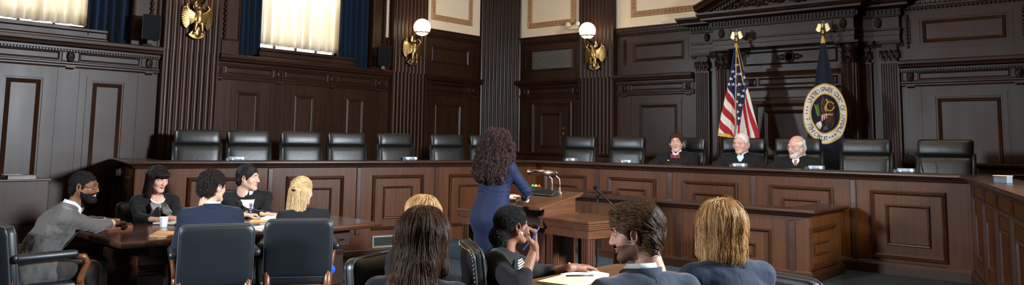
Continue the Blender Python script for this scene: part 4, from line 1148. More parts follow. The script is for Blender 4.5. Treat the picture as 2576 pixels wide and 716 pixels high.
CAST = []
class Person:
    def __init__(s, label, H, body, head, lean=0., hp=0., hr=0., pelvis=.55, sit=True, tw=0., sh=.185, arm=.285, fore=.255, wscale=1., hs=1., ho=None, skin_='skin_fair', hands=True, side=0., neck=.145, nfwd=.03, floor=0.):
        """H: head centre in the world, body / head: headings in degrees"""
        CAST.append(s); s.label = label; s.sk = skin_; s.hs = hs; s.floor = floor
        th = R(body)-PI/2; s.Rz = np.array(Matrix.Rotation(th, 3, 'Z')); s.th = th
        H = np.array(H, float); hl_off = np.array((0, nfwd+.10*math.sin(R(lean)), neck))
        l = R(lean); sd = R(side); T = unit((math.sin(sd), math.sin(l)*math.cos(sd), math.cos(l)*math.cos(sd))); s.T = T
        nbz = H[2]-hl_off[2]; L = (nbz-pelvis)/T[2]; s.L = L; s.k = L/.53
        root = H-s.Rz@(T*L+hl_off); s.root = np.array((root[0], root[1], 0.))
        s.X = np.array((1., 0, 0)); 
        if tw: s.X = np.array((math.cos(R(tw)), math.sin(R(tw)), 0))
        s.X = unit(s.X-T*(s.X@T)); s.Fv = np.cross(T, s.X)
        s.pel = np.array((0, 0, pelvis)); s.nb = s.pel+T*L; s.hc = s.nb+hl_off
        s.hR = rotm(R(head-body), R(hp), R(hr)); s.w = wscale
        s.sh = {d: s.nb-T*.096*s.k+s.X*sh*(1 if d == 'R' else -1) for d in 'LR'}
        s.al, s.fl = arm, fore; s.arms = {}
        s.sit = sit; s.legs = {}
        for d in 'LR':
            q = 1 if d == 'R' else -1; hip = s.pel+s.X*.085*q-np.array((0, 0, .02))
            if sit: s.legs[d] = (hip, hip+np.array((q*.05, .42, -.01)), np.array((q*.13, .44, .09+floor)), np.array((q*.15, .58, .045+floor)))
            else: s.legs[d] = (hip, np.array((q*.085, .03, pelvis*.53)), np.array((q*.08, -.02, .10+floor)), np.array((q*.09, .13, .035+floor)))
        s.ho = ho or {}
        s.V, s.Q, s.MI = [], [], []; s.n = 0
    def loc(s, p): return s.Rz.T@(np.array(p, float)-s.root)
    def arm(s, d, wrist=None, pole=(0, -.3, -1), world=True, hand=None, fdir=None, back=(0, 0, 1)):
        W = s.loc(wrist) if world else np.array(wrist, float)
        q = 1 if d == 'R' else -1; pl = np.array((pole[0]*q, pole[1], pole[2]))
        E, W = ik(s.sh[d], W, pl, s.al, s.fl); s.arms[d] = (s.sh[d], E, W, hand or {}, None if fdir is None else (s.Rz.T@np.array(fdir, float) if world else np.array(fdir, float)), back)
        return s
    def add(s, V, Q, mi):
        s.V.append(V); s.Q.append(Q+s.n); s.MI.append(np.broadcast_to(mi, (len(Q),))); s.n += len(V)
    def body(s, mats, bare_legs=False, arms_bare=False):
        s.hf, V, Q, mi = head_build(s.ho); s.add((V*s.hs)@s.hR.T+s.hc, Q, mi)
        for d, (S, E, W, hand, fdir, back) in s.arms.items():
            y = unit(fdir if fdir is not None else W-E); z = np.array(back, float); z = unit(z-y*(z@y)); x = np.cross(y, z)
            if d == 'R': pass
            # thumb side: for a palm-down right hand the thumb points to the left
            xs = -1 if d == 'R' else 1
            V, Q = hand_build('R', **{k: v for k, v in hand.items() if k != 'flip'}); M = np.stack([x*xs, y, z], 1)
            V = V@M.T+W; s.add(V, Q if xs > 0 else Q[:, ::-1], 0)
        f = Field(); T, X = s.T, s.X; k = s.k
        f.cap(s.pel, s.pel+T*.2*k, .105, .095, .03, X, 1.3); f.cap(s.pel+T*.2*k, s.pel+T*.42*k, .095, .09, .03, X, 1.5)
        f.cap(s.sh['L'], s.sh['R'], .045, None, .03); f.cap(s.nb-T*.06, s.hc+s.hR@np.array((0, -.035, -.08)), .05, .044, .02)
        for d, a in s.arms.items(): f.cap(a[0], a[1], .042, .036, .02); f.cap(a[1], a[2], .038, .025, .015)
        for d, (h_, kn, an, to) in s.legs.items(): f.cap(h_, kn, .07, .048, .03); f.cap(kn, an, .048, .032, .02)
        for d, (h_, kn, an, to) in s.legs.items(): f.cap(an, to, .034, .026, .02)
        f.build(.012, .02); V, Q = f.mesh(); s.add(V, Q, 0)
        o = qmesh('person', np.concatenate(s.V), np.concatenate(s.Q), mats, None, np.concatenate(s.MI))
        o.location = s.root; o.rotation_euler = (0, 0, s.th); tag(o, s.label, 'person'); s.o = o
        m = MB(); hw = s.ho.get('w', 1.)
        for q in (-1, 1):
            c = s.hR@(np.array((q*.030*hw, .0728, .0062))*s.hs)+s.hc; m.ball(c, .0118*s.hs, 12, 8)
        m.cur = 1
        for q in (-1, 1):
            c = s.hR@(np.array((q*.030*hw, .0792, .0062))*s.hs)+s.hc; m.ball(c, .0066*s.hs, 10, 6)
        m.obj('eyes', ['eye_white', 'eye_dark'], o)
        m = MB()
        for q in (-1, 1):
            pts = [];
            for t in np.linspace(0, 1, 7):
                x = .013+.036*t; g = np.array((q*x*hw, .12, .0285+.008*math.sin(PI*min(1, t*.85+.12))-.004*t)); d_ = np.array((0, -1., 0)); k = 0
                for _ in range(60):
                    v = float(s.hf.sample(g)); g = g+d_*max(min(v, .01), .0006)*(v > .0003)
                pts.append(tuple(s.hR@((g+np.array((0, .0006, 0)))*s.hs)+s.hc))
            m.tube(pts, [.0022, .0034, .0038, .0036, .0032, .0025, .0012], 6)
        m.obj('eyebrows', mats[2], o)
        return o
    # ---- clothes
    def garment(s, name, mat, infl=.012, hem=.0, sleeves=True, cuff=.0, h=.009, wr=.0035, seed=0, bust=0., belly=0., wide=1.0, loose=0., skirt=None, shoulder=.056, fine=0., sleeve_w=1.0, frill=None, flare=0.):
        f = Field(); T, X, Fv, k = s.T, s.X, s.Fv, s.k; i = infl; w = s.w
        P = lambda t, fo=0., x=0.: s.pel+T*t*k+Fv*fo+X*x
        f.cap(P(-.03-hem*.2), P(.17), (.118+i+belly*.2)*w+loose, (.106+i+belly*.4)*w+loose, .03, X, 1.32*wide)
        f.cap(P(.17), P(.36), (.106+i)*w+loose, (.112+i)*w, .04, X, 1.42*wide)
        f.cap(P(.36), P(.445), (.112+i)*w, (.070+i*.8)*w, .04, X, 1.7*wide)
        f.cap(s.sh['L'], s.sh['R'], shoulder+i*.4, None, .035)
        f.cap(s.nb-T*.11, s.nb-T*.062, .072, .054, .04, X, 1.2)
        for q in 'LR': f.cap(s.sh[q]-Fv*.015, s.nb-T*.035-Fv*.026+s.X*(.05 if q == 'R' else -.05), .050+i*.3, .040, .035)
        if belly: f.ell(P(.12, .06), (.15*w+belly, .12+belly, .14), .05)
        if bust:
            for q in (-1, 1): f.ell(P(.315, .085, q*.07), (.068+bust, .06+bust, .068+bust), .04)
        if sleeves:
            for d, (S, E, W, hd, fd, bk) in s.arms.items():
                u = unit(W-E); f.cap(S, E, .054+i*.5, (.046+i*.4)*sleeve_w, .03); f.cap(E, W-u*(cuff-.004), (.047+i*.4)*sleeve_w, (.034+i*.35)*sleeve_w, .02)
        if hem > 0:
            for d, (h_, kn, an, to) in s.legs.items():
                if s.sit: f.cap(h_, h_+(kn-h_)*min(1, hem), .10+i, .085+i, .04)
                else: f.cap(h_, h_+np.array((0, 0, -hem)), .11+i, .10+i, .08)
        if skirt: skirt(f, s)
        nz = fbm(wr, 26, seed, 3)
        fn = fbm(fine, 70, seed+5, 2) if fine else None
        f.build(h, .03, noise=(lambda a, b, c: nz(a, b, c)+(fn(a, b, c) if fn else 0)+(frill(a, b, c) if frill else 0)))
        V, Q = f.mesh(); o = qmesh(name, V, Q, [mat], s.o); s.gf = f; return o
    def trousers(s, mat, shoes='black_shoe', infl=.0):
        f = Field(); 
        f.cap(s.pel-s.X*.06, s.pel+s.X*.06, .115+infl, None, .03)
        for d, (h_, kn, an, to) in s.legs.items(): f.cap(h_, kn, .098+infl, .068, .03); f.cap(kn, an+np.array((0, 0, .02)), .066, .058, .02)
        f.build(.013, .02, noise=fbm(.004, 22, 3, 2)); V, Q = f.mesh(); qmesh('trousers', V, Q, [mat], s.o); s.shoes(shoes)
    def shoes(s, mat):
        f = Field()
        for d, (h_, kn, an, to) in s.legs.items():
            f.cap(an+np.array((0, -.03, -.04)), to+np.array((0, 0, -.005)), .042, .036, .02); f.cap(an+np.array((0, 0, -.02)), an, .045, .042, .02)
        f.build(.011, .02); V, Q = f.mesh(); qmesh('shoes', V, Q, [mat], s.o)
    def front(s, pts, off=.004, fld=None, ref=None):
        """project (x, t) torso-front points onto the garment"""
        f = fld or s.gf; A = np.array([s.pel+s.T*t*s.k+s.X*x+s.Fv*.42 for x, t in pts]); D = -s.Fv
        tt = np.zeros(len(A))
        for _ in range(90): tt += np.clip(f.sample(A+tt[:, None]*D), .0015, .05)*(f.sample(A+tt[:, None]*D) > .0008)
        if ref is None: bad = tt > np.median(tt)+.075; tt[bad] = np.median(tt[~bad])+.045
        else: tt = np.clip(tt, ref-.018, ref+.028)
        s.last = float(np.median(tt))
        return A+(tt-off)[:, None]*D
    def patch(s, name, mat, rows, off=.004, thick=.004, parent=None, nx=5):
        """rows: list of (x_left, x_right, t); conforms to the front of the garment"""
        P = []; ref = None
        rows = sorted(rows, key=lambda r_: r_[2]); b = min(range(len(rows)), key=lambda i: abs(rows[i][2]-.38)); got = {}
        for i in list(range(b, len(rows)))+list(range(b-1, -1, -1)):
            x0, x1, t = rows[i]; ref = None if i == b else got[i-1 if i > b else i+1][1]
            q = s.front([(x0+(x1-x0)*j/nx, t) for j in range(nx+1)], off, None, ref); got[i] = ([tuple(v) for v in q], s.last)
        P = [got[i][0] for i in range(len(rows))]
        m = MB(); m.grid(P); o = m.obj(name, mat, parent or s.o)
        sd = o.modifiers.new('thickness', 'SOLIDIFY'); sd.thickness = thick; sd.offset = 0; return o
    def collar(s, name, mat, r=.066, h0=-.012, h1=.036, gap=35, thick=.006, front_drop=.038, flare=.0, yoff=.0):
        P = []; n = 26
        ax = unit(s.hc+s.hR@np.array((0, -.03, -.07))-s.nb) if False else unit(s.T*.6+np.array((0, 0, .4)))
        Xn = s.X; Yn = unit(np.cross(ax, Xn))
        for i in range(n+1):
            a = R(gap)+(2*PI-2*R(gap))*i/n; fr = max(0, math.cos(a)); row = []
            for t in (0, .5, 1):
                rr = r*(1.06-.10*t+flare*(t-.5)**2*4)
                row.append(tuple(s.nb+Yn*(yoff+.008)+ax*(h0+(h1-h0)*t-front_drop*fr**1.3)+Xn*rr*1.04*math.sin(a)+Yn*rr*(1.05+.25*fr)*math.cos(a)))
            P.append(row)
        m = MB(); m.grid(P); o = m.obj(name, mat, s.o); sd = o.modifiers.new('thickness', 'SOLIDIFY'); sd.thickness = thick; sd.offset = 0
        return o
    def suit_front(s, mat, shirt='shirt_white', tie=None, top=.445, btn=.20, w=.055, lw=.05, coll=True):
        n = 8; rows = [(-(w*(1-(i/n)**1.1))-.004, (w*(1-(i/n)**1.1))+.004, top-(top-btn)*i/n) for i in range(n+1)]
        s.patch('shirt', shirt, rows, .004, .003)
        f = Field(); f.cap(s.nb-s.T*.135+s.Fv*.012, s.nb-s.T*.05+s.Fv*.010, .078, .056, .03, s.X, 1.15); f.build(.007, .02); V, Q = f.mesh(); qmesh('shirt_yoke', V, Q, [shirt], s.o)
        for q in (-1, 1):
            rr = []
            for i in range(n+1):
                t = i/n; x = w*(1-t**1.1); ww = lw*math.sin(PI*min(1, .25+t*.8))**.7*(1 if t < .95 else .6); a, b = q*x, q*(x+ww); rr.append((min(a, b), max(a, b), top-(top-btn)*t))
            s.patch('lapel', mat, rr, .010, .005)
        if tie is not None:
            rr = [(-.016, .016, top+.012), (-.013, .013, top-.03)]+[(-.013-.012*i/5, .013+.012*i/5, top-.035-(top-btn-.03)*i/5) for i in range(1, 6)]
            s.patch('tie', tie, rr, .011, .006)
    # ---- hair helpers (in head space)
    def hair(s, build, mat, h=.006, noise=None, name='hair'):
        f = Field(); build(f); f.build(h, .02, noise=noise); V, Q = f.mesh()
        Vw = (V*s.hs)@s.hR.T+s.hc; o = qmesh(name, Vw, Q, [mat], s.o); return f, V, Q, o
    def hair_local(s, build, mat, h=.007, noise=None):
        f = Field(); build(f, lambda p: s.hR@(np.array(p, float)*s.hs)+s.hc); f.build(h, .02, noise=noise); V, Q = f.mesh()
        o = qmesh('hair', V, Q, [mat], s.o); return f, V, Q, o
    def head_strands(s, fvq, flow, n, L, steps, mat, **k):
        """strands for hair built in head space"""
        f, V, Q, o = fvq; st = strands(f, V, Q, flow, n, L, steps, mat, o, **k)
        M = Matrix.Identity(4)
        for a in range(3):
            for b in range(3): M[a][b] = s.hR[a, b]*s.hs
            M[a][3] = s.hc[a]
        st.matrix_local = M; return st
    def glasses(s, mat='black', w=.03):
        m = MB(); hw = s.ho.get('w', 1.); P = lambda p: tuple(s.hR@(np.array(p)*s.hs)+s.hc)
        for q in (-1, 1):
            m.tube([P((q*(.032*hw+.023*math.cos(a)), .099-.006*abs(math.cos(a)), .005+.015*math.sin(a))) for a in np.linspace(0, 2*PI, 17)], .0017, 6, False)
            m.tube([P((q*.055*hw, .094, .010)), P((q*.078*hw, .05, .010)), P((q*.082*hw, .0, .010)), P((q*.08*hw, -.012, -.004))], .0018, 6)
        m.tube([P((-.010, .101, .009)), P((0, .105, .012)), P((.010, .101, .009))], .0017, 6); return m.obj('glasses', mat, s.o)
# ================================================================== the people
MT['suit_grey'] = cloth('grey_suit_wool', (.085, .078, .074)); MT['trouser_grey'] = cloth('grey_brown_trousers', (.040, .032, .027))
MT['suit_navy'] = cloth('navy_suit_wool', (.0065, .0115, .027), sheen=.12); MT['suit_slate'] = cloth('slate_blue_suit_wool', (.030, .042, .066)); MT['suit_dark'] = cloth('charcoal_suit_wool', (.0065, .0062, .0068), sheen=.1)
MT['black_cloth'] = cloth('black_jacket_cloth', (.0045, .0045, .0055), sheen=.08); MT['navy_cloth'] = cloth('dark_navy_jacket_cloth', (.012, .020, .042)); MT['midnight'] = cloth('midnight_jacket_cloth', (.007, .009, .017))
MT['robe'] = cloth('black_robe_cloth', (.004, .004, .0045), .8, sheen=.06); MT['dress_navy'] = cloth('navy_dress_cloth', (.003, .0075, .030), .75, sheen=.12); MT['blue_dress'] = cloth('bright_blue_cloth', (.010, .075, .55), .6)
MT['shirt_white'] = cloth('white_shirt', (.72, .73, .75), .8, var=.03); MT['shirt_blue'] = cloth('pale_blue_shirt', (.50, .60, .75), .8, var=.03); MT['shirt_cream'] = cloth('cream_cuff', (.66, .50, .36), .8, var=.03)
MT['tie_navy'] = cloth('navy_tie', (.008, .016, .045), .5); MT['tie_red'] = cloth('red_tie', (.22, .012, .02), .5); MT['tie_brown'] = cloth('brown_tie', (.28, .12, .06), .5)
MT['tie_striped'] = stripes('striped_tie', [(.02, .03, .10), (.02, .03, .10), (.35, .36, .5), (.10, .05, .14)], .022, 'z', .5, .0)
MT['knit_stripe'] = stripes('striped_knit', [(.75, .74, .72), (.012, .012, .014)], .0125, 'z', .8, .004)
MT['tweed'] = stripes('grey_tweed_top', [(.42, .40, .38), (.05, .048, .046), (.25, .235, .22), (.03, .03, .03)], .016, 'z', .85, .035)
MT['black_shoe'] = plain('black_shoe_leather', (.01, .009, .009), .3); MT['pearl'] = plain('pearl', (.85, .80, .70), .22, 0., .6); MT['blue_plastic'] = plain('blue_pen_plastic', (.05, .15, .55), .3)
def base_hair(n, c): MT[n] = plain(n, c, .8, 0., .12, var=.3, vscale=60); return n
HB = {k: base_hair(k+'_hair', c) for k, c in dict(black=(.006, .005, .005), darkbrown=(.014, .008, .006), brown=(.035, .017, .009), blonde=(.36, .21, .085), paleblonde=(.50, .33, .15), auburn=(.022, .0085, .008), grey=(.012, .0105, .010), white=(.62, .58, .54), midbrown=(.05, .024, .012)).items()}
HS = {'darkbrown': strand_mat('dark_brown_strands', [(.008, .005, .005), (.02, .011, .009)]), 'brown': strand_mat('brown_strands', [(.026, .012, .007), (.075, .034, .016), (.17, .080, .036)]),
      'blonde': strand_mat('golden_blonde_strands', [(.16, .07, .022), (.52, .29, .105), (.85, .60, .31)]), 'paleblonde': strand_mat('pale_blonde_strands', [(.34, .20, .08), (.55, .38, .18), (.70, .54, .32)]),
      'auburn': strand_mat('auburn_strands', [(.008, .003, .003), (.026, .009, .008), (.058, .021, .016)]), 'midbrown': strand_mat('mid_brown_strands', [(.03, .014, .006), (.10, .048, .020), (.22, .115, .052)]),
      'black': strand_mat('black_strands', [(.004, .004, .004), (.014, .010, .009)], .45), 'grey': strand_mat('dark_grey_strands', [(.008, .007, .007), (.035, .031, .029)]), 'white': strand_mat('white_strands', [(.5, .47, .44), (.75, .72, .68)])}
def mats(sk, brow='darkbrown_hair', lips='lips'): return [sk, lips, brow, 'teeth', 'stubble']
MT['stubble'] = skin('stubbled_skin', (.24, .12, .075))
def short_cap(t=.010, front=.03, nape=1., top=0., side=.0):
    def b(f):
        f.ell((0, -.018, .038), (.075+t+side, .095+t, .081+t+top), .015)
        f.cap((-.03, -.064, -.03), (.03, -.064, -.03), .030+t*.6, None, .03); f.cap((0, -.062, -.03), (0, -.058, -.045-.03*nape), .030+t*.4, .026, .03, (1, 0, 0), 1.7)
        for q in (-1, 1): f.cap((q*(.068+t*.3), .012, .03), (q*(.070+t*.2), .016, -.008), .014, .008, .012)
        f.ell((0, .135, -.055+front), (.088, .092, .098), .015, op=-1)
        for q in (-1, 1): f.ell((q*.100, -.002, -.018), (.033, .028, .038), .006, op=-1)
    return b
def swept(P): return np.stack([P[:, 0]*2, -1+0*P[:, 0], -.35-1.2*np.maximum(0, -P[:, 1]*8)], 1)
def combed(P): return np.stack([P[:, 0]*5, (P[:, 1]-.02)*5, -.9+0*P[:, 0]], 1)

# ---- man in grey suit, left end of the table
p = Person('man in grey suit and glasses leaning on the left end of the counsel table, smiling', (2.498, 6.692, 1.148), -10, -44, 30, hp=-4, sh=.20, skin_='skin_brown', ho=dict(beard=1, smile=1., open=1, fat=.002), nfwd=.04)
p.arm('R', (3.02, 6.93, .795), (.9, -.2, -.6), hand=dict(curl=(62, 75, 50)), fdir=(.92, -.05, -.05)).arm('L', (3.02, 7.22, .795), (.8, -.2, -.8), hand=dict(curl=(60, 70, 50)), fdir=(.9, -.2, 0))
p.body(mats('skin_brown', 'black_hair', 'lips_dark')); J = p.garment('suit_jacket', 'suit_grey', .018, hem=.30, cuff=.075, wr=.004, seed=3, fine=.0012); p.trousers('trouser_grey')
p.suit_front('suit_grey', 'shirt_blue', 'tie_navy'); p.collar('shirt_collar', 'shirt_blue', .062, -.005, .040, 12); p.collar('jacket_collar', 'suit_grey', .075, -.034, .016, 60, .008)
m = MB()
for d in 'RL':
    S, E, W, *_ = p.arms[d]; u = unit(W-E); m.tube([tuple(W-u*.08), tuple(W-u*.022)], .033, 14)
m.obj('shirt_cuff', 'shirt_cream', p.o)
p.glasses(); fv = p.hair(short_cap(.005, .02), 'black_hair', noise=fbm(.0012, 240, 2)); p.head_strands(fv, lambda P: RNG.normal(size=P.shape), 1500, .012, 4, HS['black'], curl=.002, freq=700, rad=.0006, off=(0, .002))

# ---- woman with dark fringe, far side
p = Person('woman with dark bob and fringe in black jacket and pearls behind the table', (3.60, 7.80, 1.134), -100, -80, 12, hp=-14, sh=.165, arm=.27, fore=.235, ho=dict(fem=1, w=.97, smile=.5, nose=.85), skin_='skin_pink', hs=1.03)
p.arm('L', (3.60, 7.42, .775), (.7, -.5, -.6), hand=dict(curl=(20, 25, 18)), fdir=(.85, -.45, -.1)).arm('R', (3.44, 7.44, .775), (.7, -.6, -.6), hand=dict(curl=(35, 45, 30)), fdir=(.7, -.6, -.05))
p.body(mats('skin_pink', lips='lips_red')); p.garment('jacket', 'black_cloth', .014, hem=.2, cuff=.04, bust=.008, wr=.0035, seed=8, h=.01)
p.patch('tweed_top', 'tweed', [(-.075, .075, .455), (-.085, .085, .40), (-.085, .085, .33), (-.075, .075, .26), (-.06, .06, .2), (-.05, .05, .14)], .006, .003, nx=8)
p.patch('skin_neckline', 'skin_pink', [(-.050, .050, .535), (-.06, .06, .515), (-.065, .065, .485), (-.06, .06, .455)], .006, .002)
for q in (-1, 1): p.patch('lapel', 'black_cloth', [tuple(sorted((q*a, q*b)))+(t,) for a, b, t in ((.055, .085, .50), (.065, .125, .43), (.075, .130, .36), (.07, .10, .28), (.055, .075, .19))], .012, .005)
m = MB()
for q in p.front([(.062*math.sin(a)*1.05, .50-.045*math.cos(a)-.0) for a in np.linspace(-1.35, 1.35, 22)], .010): m.ball(tuple(q), .0075, 8, 6)
m.obj('pearl_necklace', 'pearl', p.o); p.trousers('black_cloth')
def bob(f):
    f.ell((0, -.018, .042), (.086, .106, .09), .02); f.cap((0, -.065, .02), (0, -.075, -.15), .052, .05, .03, (1, 0, 0), 1.55)
    for q in (-1, 1): f.cap((q*.072, .0, .03), (q*.080, .005, -.15), .030, .024, .03)
    f.ell((0, .074, .058), (.066, .032, .034), .02); f.ell((0, .135, -.050), (.062, .085, .088), .008, op=-1); f.cap((0, -.01, -.06), (0, .04, -.2), .055, .07, .01, op=-1)
fv = p.hair(bob, 'darkbrown_hair', noise=locks(.0006, 80, 4)); p.head_strands(fv, lambda P: np.stack([P[:, 0]*3, np.where(P[:, 1] > .02, 1.2, -.8)*np.clip(P[:, 2]*12, 0, 1), -1+0*P[:, 0]], 1), 1500, .12, 9, HS['darkbrown'], rad=.0008, off=(0, .004))

# ---- man in navy suit, back to us
p = Person('man in navy suit with dark curly hair, back turned, near side of the counsel table', (3.22, 6.005, 1.155), 60, 12, 8, hp=-3, sh=.18, ho=dict(stubble=0, fat=.003), skin_='skin_fair', hs=1.02)
p.arm('R', (.19, .27, .68), (.3, -.6, -1.), world=False, hand={}).arm('L', (-.17, .27, .67), (.35, -.6, -1.), world=False, hand={})
p.body(mats('skin_fair')); p.garment('suit_jacket', 'suit_navy', .018, hem=.25, cuff=.03, seed=12, belly=.02); p.trousers('suit_navy'); p.suit_front('suit_navy', tie='tie_navy')
p.collar('shirt_collar', 'shirt_white', .064, -.005, .034, 12); p.collar('jacket_collar', 'suit_navy', .077, -.034, .018, 60, .008)
fv = p.hair(short_cap(.014, .03, 1., .006), 'darkbrown_hair', noise=fbm(.003, 110, 7)); p.head_strands(fv, swept, 2200, .035, 6, HS['darkbrown'], avoid=[((q*.088, -.004, -.004), (.024, .024, .036)) for q in (-1, 1)], curl=.004, freq=220, rad=.0008, off=(0, .006))

# ---- man with the striped tie, far side
p = Person('man in charcoal suit with striped tie and watch, facing right behind the counsel table', (4.46, 7.58, 1.13), -112, -58, 10, hp=-2, sh=.205, ho=dict(fat=.005, nose=1.15), skin_='skin_fair', hs=1.08, neck=.13)
p.arm('L', (4.32, 7.34, .775), (.9, -.4, -.7), hand=dict(curl=(40, 50, 30)), fdir=(.9, -.35, -.05)).arm('R', (4.50, 7.26, .775), (.9, -.4, -.7), hand=dict(curl=(30, 40, 25)), fdir=(.8, -.55, -.05))
p.body(mats('skin_fair')); p.garment('suit_jacket', 'suit_dark', .018, hem=.25, cuff=.03, seed=21, belly=.02); p.trousers('suit_dark'); p.suit_front('suit_dark', 'shirt_white', 'tie_striped', w=.07, btn=.20)
p.collar('shirt_collar', 'shirt_white', .061, .0, .045, 10); p.collar('jacket_collar', 'suit_dark', .08, -.034, .014, 60, .008)
S, E, W, *_ = p.arms['L']; u = unit(W-E); m = MB(); m.tube([tuple(W-u*.012), tuple(W+u*.012)], .031, 14); w_ = m.obj('watch_strap', 'black', p.o); m = MB(); m.tube([tuple(W+np.array((0, 0, .026))), tuple(W+np.array((0, 0, .037)))], .019, 14); m.obj('watch_case', 'gold', w_)
fv = p.hair(short_cap(.011, .035, 1., .006), 'grey_hair', noise=fbm(.002, 120, 7)); p.head_strands(fv, swept, 2500, .04, 6, HS['grey'], avoid=[((q*.088, -.004, -.004), (.024, .024, .036)) for q in (-1, 1)], rad=.0008, wave=.001, freq=100)

# ---- blonde woman in black, back to us
p = Person('woman with pale blonde half tied hair in black jacket and blue skirt, back turned', (3.97, 5.86, 1.10), 76, 22, 8, hp=-4, sh=.165, arm=.27, fore=.235, ho=dict(fem=1, w=.96), skin_='skin_pink', hs=1.0)
p.arm('R', (.17, .26, .67), (.4, -.6, -1.), world=False, hand={}).arm('L', (-.15, .27, .67), (.3, -.6, -1.), world=False, hand={})
p.body(mats('skin_pink', 'blonde_hair')); p.garment('jacket', 'black_cloth', .015, hem=.1, cuff=.02, seed=31, bust=.005)
def skirt_(f, s):
    for d, (h_, kn, an, to) in s.legs.items(): f.cap(h_, h_+(kn-h_)*.92, .108, .085, .05)
f = Field(); f.cap(p.pel+np.array((-.10, -.01, -.01)), p.pel+np.array((.10, -.01, -.01)), .118, None, .03); skirt_(f, p); f.cap(p.pel+np.array((.16, .0, -.04)), p.pel+np.array((.27, .04, -.13)), .06, .03, .05); f.build(.011, .02, noise=fbm(.005, 30, 4)); V, Q = f.mesh(); qmesh('skirt', V, Q, ['blue_dress'], p.o); p.shoes('black_shoe')
def half_up(f):
    f.ell((0, -.018, .042), (.084, .104, .088), .02); f.cap((0, -.07, .0), (0, -.095, -.19), .045, .042, .03, (1, 0, 0), 1.6); f.ell((0, -.118, .03), (.03, .026, .028), .015)
    for q in (-1, 1): f.cap((q*.055, -.05, .0), (q*.06, -.07, -.16), .03, .022, .03)
    f.ell((0, .135, -.045), (.086, .10, .105), .008, op=-1); 
    for q in (-1, 1): f.ell((q*.10, .01, -.02), (.032, .03, .04), .006, op=-1)
def fl_half(P):
    a = np.stack([-P[:, 0]*6, -1+0*P[:, 0], .25-(P[:, 2]-.03)*4], 1); b = np.stack([P[:, 0]*1.5, 0*P[:, 0], -1+0*P[:, 0]], 1)
    w_ = np.clip((P[:, 2]+.0)/.03, 0, 1)[:, None]; return a*w_+b*(1-w_)
fv = p.hair(half_up, 'paleblonde_hair', noise=locks(.0008, 80, 6)); p.head_strands(fv, fl_half, 2200, .10, 9, HS['paleblonde'], rad=.0008, off=(0, .006), wave=.0006, freq=40)
m = MB(); c = p.hR@np.array((0, -.128, .012))+p.hc; m.ball(tuple(c), (.02, .02, .012), 10, 6); m.obj('hair_clip', 'darkbrown_hair', p.o)

# ---- standing woman at the lectern
p = Person('woman with long curly auburn hair in a navy dress standing at the lectern', (5.57, 5.016, 1.535), 12, 22, 4, hp=-6, pelvis=.93, sit=False, sh=.165, arm=.275, fore=.245, wscale=.94, ho=dict(fem=1, w=.96), skin_='skin_fair', floor=.03)
p.arm('R', (5.88, 4.93, 1.0), (1.0, -.35, -.45), hand=dict(curl=(15, 20, 15)), fdir=(.5, .8, .1)).arm('L', (5.94, 5.20, .985), (1., -.4, -.4), hand=dict(curl=(15, 20, 15)), fdir=(.8, -.4, .1))
p.body(mats('skin_fair'))
def dress_skirt(f, s):
    z = s.pel[2]; f.cap((0, -.03, z+.0), (0, -.035, z-.10), .135, .148, .05, (1, 0, 0), 1.32); f.cap((0, -.035, z-.10), (0, 0, z-.50), .146, .098, .06, (1, 0, 0), 1.35)
ru = lambda X, Y, Z: .0028*np.sin(Z*150+3*np.sin(X*14))*np.exp(-((Z-1.09)/.07)**2)
p.garment('dress', 'dress_navy', .012, hem=0, cuff=.02, bust=.012, seed=44, skirt=dress_skirt, wr=.0022, frill=ru, h=.009)
p.shoes('black_shoe')
def curly(f, L):
    f.ell(L((0, -.025, .035)), (.115, .125, .10), .03); f.cap(L((.0, -.05, -.02)), L((-.015, -.10, -.29)), .085, .085, .05, (1, 0, 0), 1.85); f.cap(L((.10, -.02, -.04)), L((.13, -.04, -.20)), .05, .04, .04); f.cap(L((-.10, -.02, -.04)), L((-.145, -.06, -.27)), .055, .05, .04); f.ell(L((0, .15, -.06)), (.075, .10, .11), .01, op=-1)
fv = p.hair_local(curly, 'auburn_hair', .009, fbm(.009, 55, 9)); hc = p.hc
strands(fv[0], fv[1], fv[2], lambda P: np.stack([(P[:, 0]-hc[0])*2, (P[:, 1]-hc[1]-.01)*3, -1+0*P[:, 0]], 1), 4200, .17, 26, HS['auburn'], fv[3], off=(0, .012), curl=.0075, freq=150, rad=.0009, seed=5, flyaway=.08)

# ---- woman with long brown hair, nearest left
p = Person('woman with long straight brown hair in a dark jacket, seen from behind in the foreground', (2.19, 2.365, 1.168), 18, 32, 5, hp=-4, sh=.17, arm=.27, fore=.24, ho=dict(fem=1, w=.97), skin_='skin_fair', hs=.92)
p.arm('R', (2.80, 2.30, .775), (.9, -.3, -.7), hand={}).arm('L', (2.82, 2.62, .775), (.9, -.3, -.7), hand={})
p.body(mats('skin_fair')); p.garment('jacket', 'midnight', .016, hem=.15, cuff=.02, seed=51, bust=.005, h=.008); p.trousers('midnight')
def longh(f, L):
    f.ell(L((0, -.02, .04)), (.086, .106, .09), .02); f.cap(L((0, -.055, .01)), L((-.012, -.125, -.22)), .062, .052, .04, (1, 0, 0), 1.62); f.cap(L((-.012, -.125, -.22)), L((-.03, -.135, -.48)), .052, .042, .03, (1, 0, 0), 1.95)
    for q in (-1, 1): f.cap(L((q*.06, -.0, .03)), L((q*.085, -.02, -.13)), .035, .028, .03)
    f.ell(L((0, .15, -.06)), (.068, .10, .11), .01, op=-1)
fv = p.hair_local(longh, 'brown_hair', .007, locks(.0010, 70, 14)); hc7 = p.hc
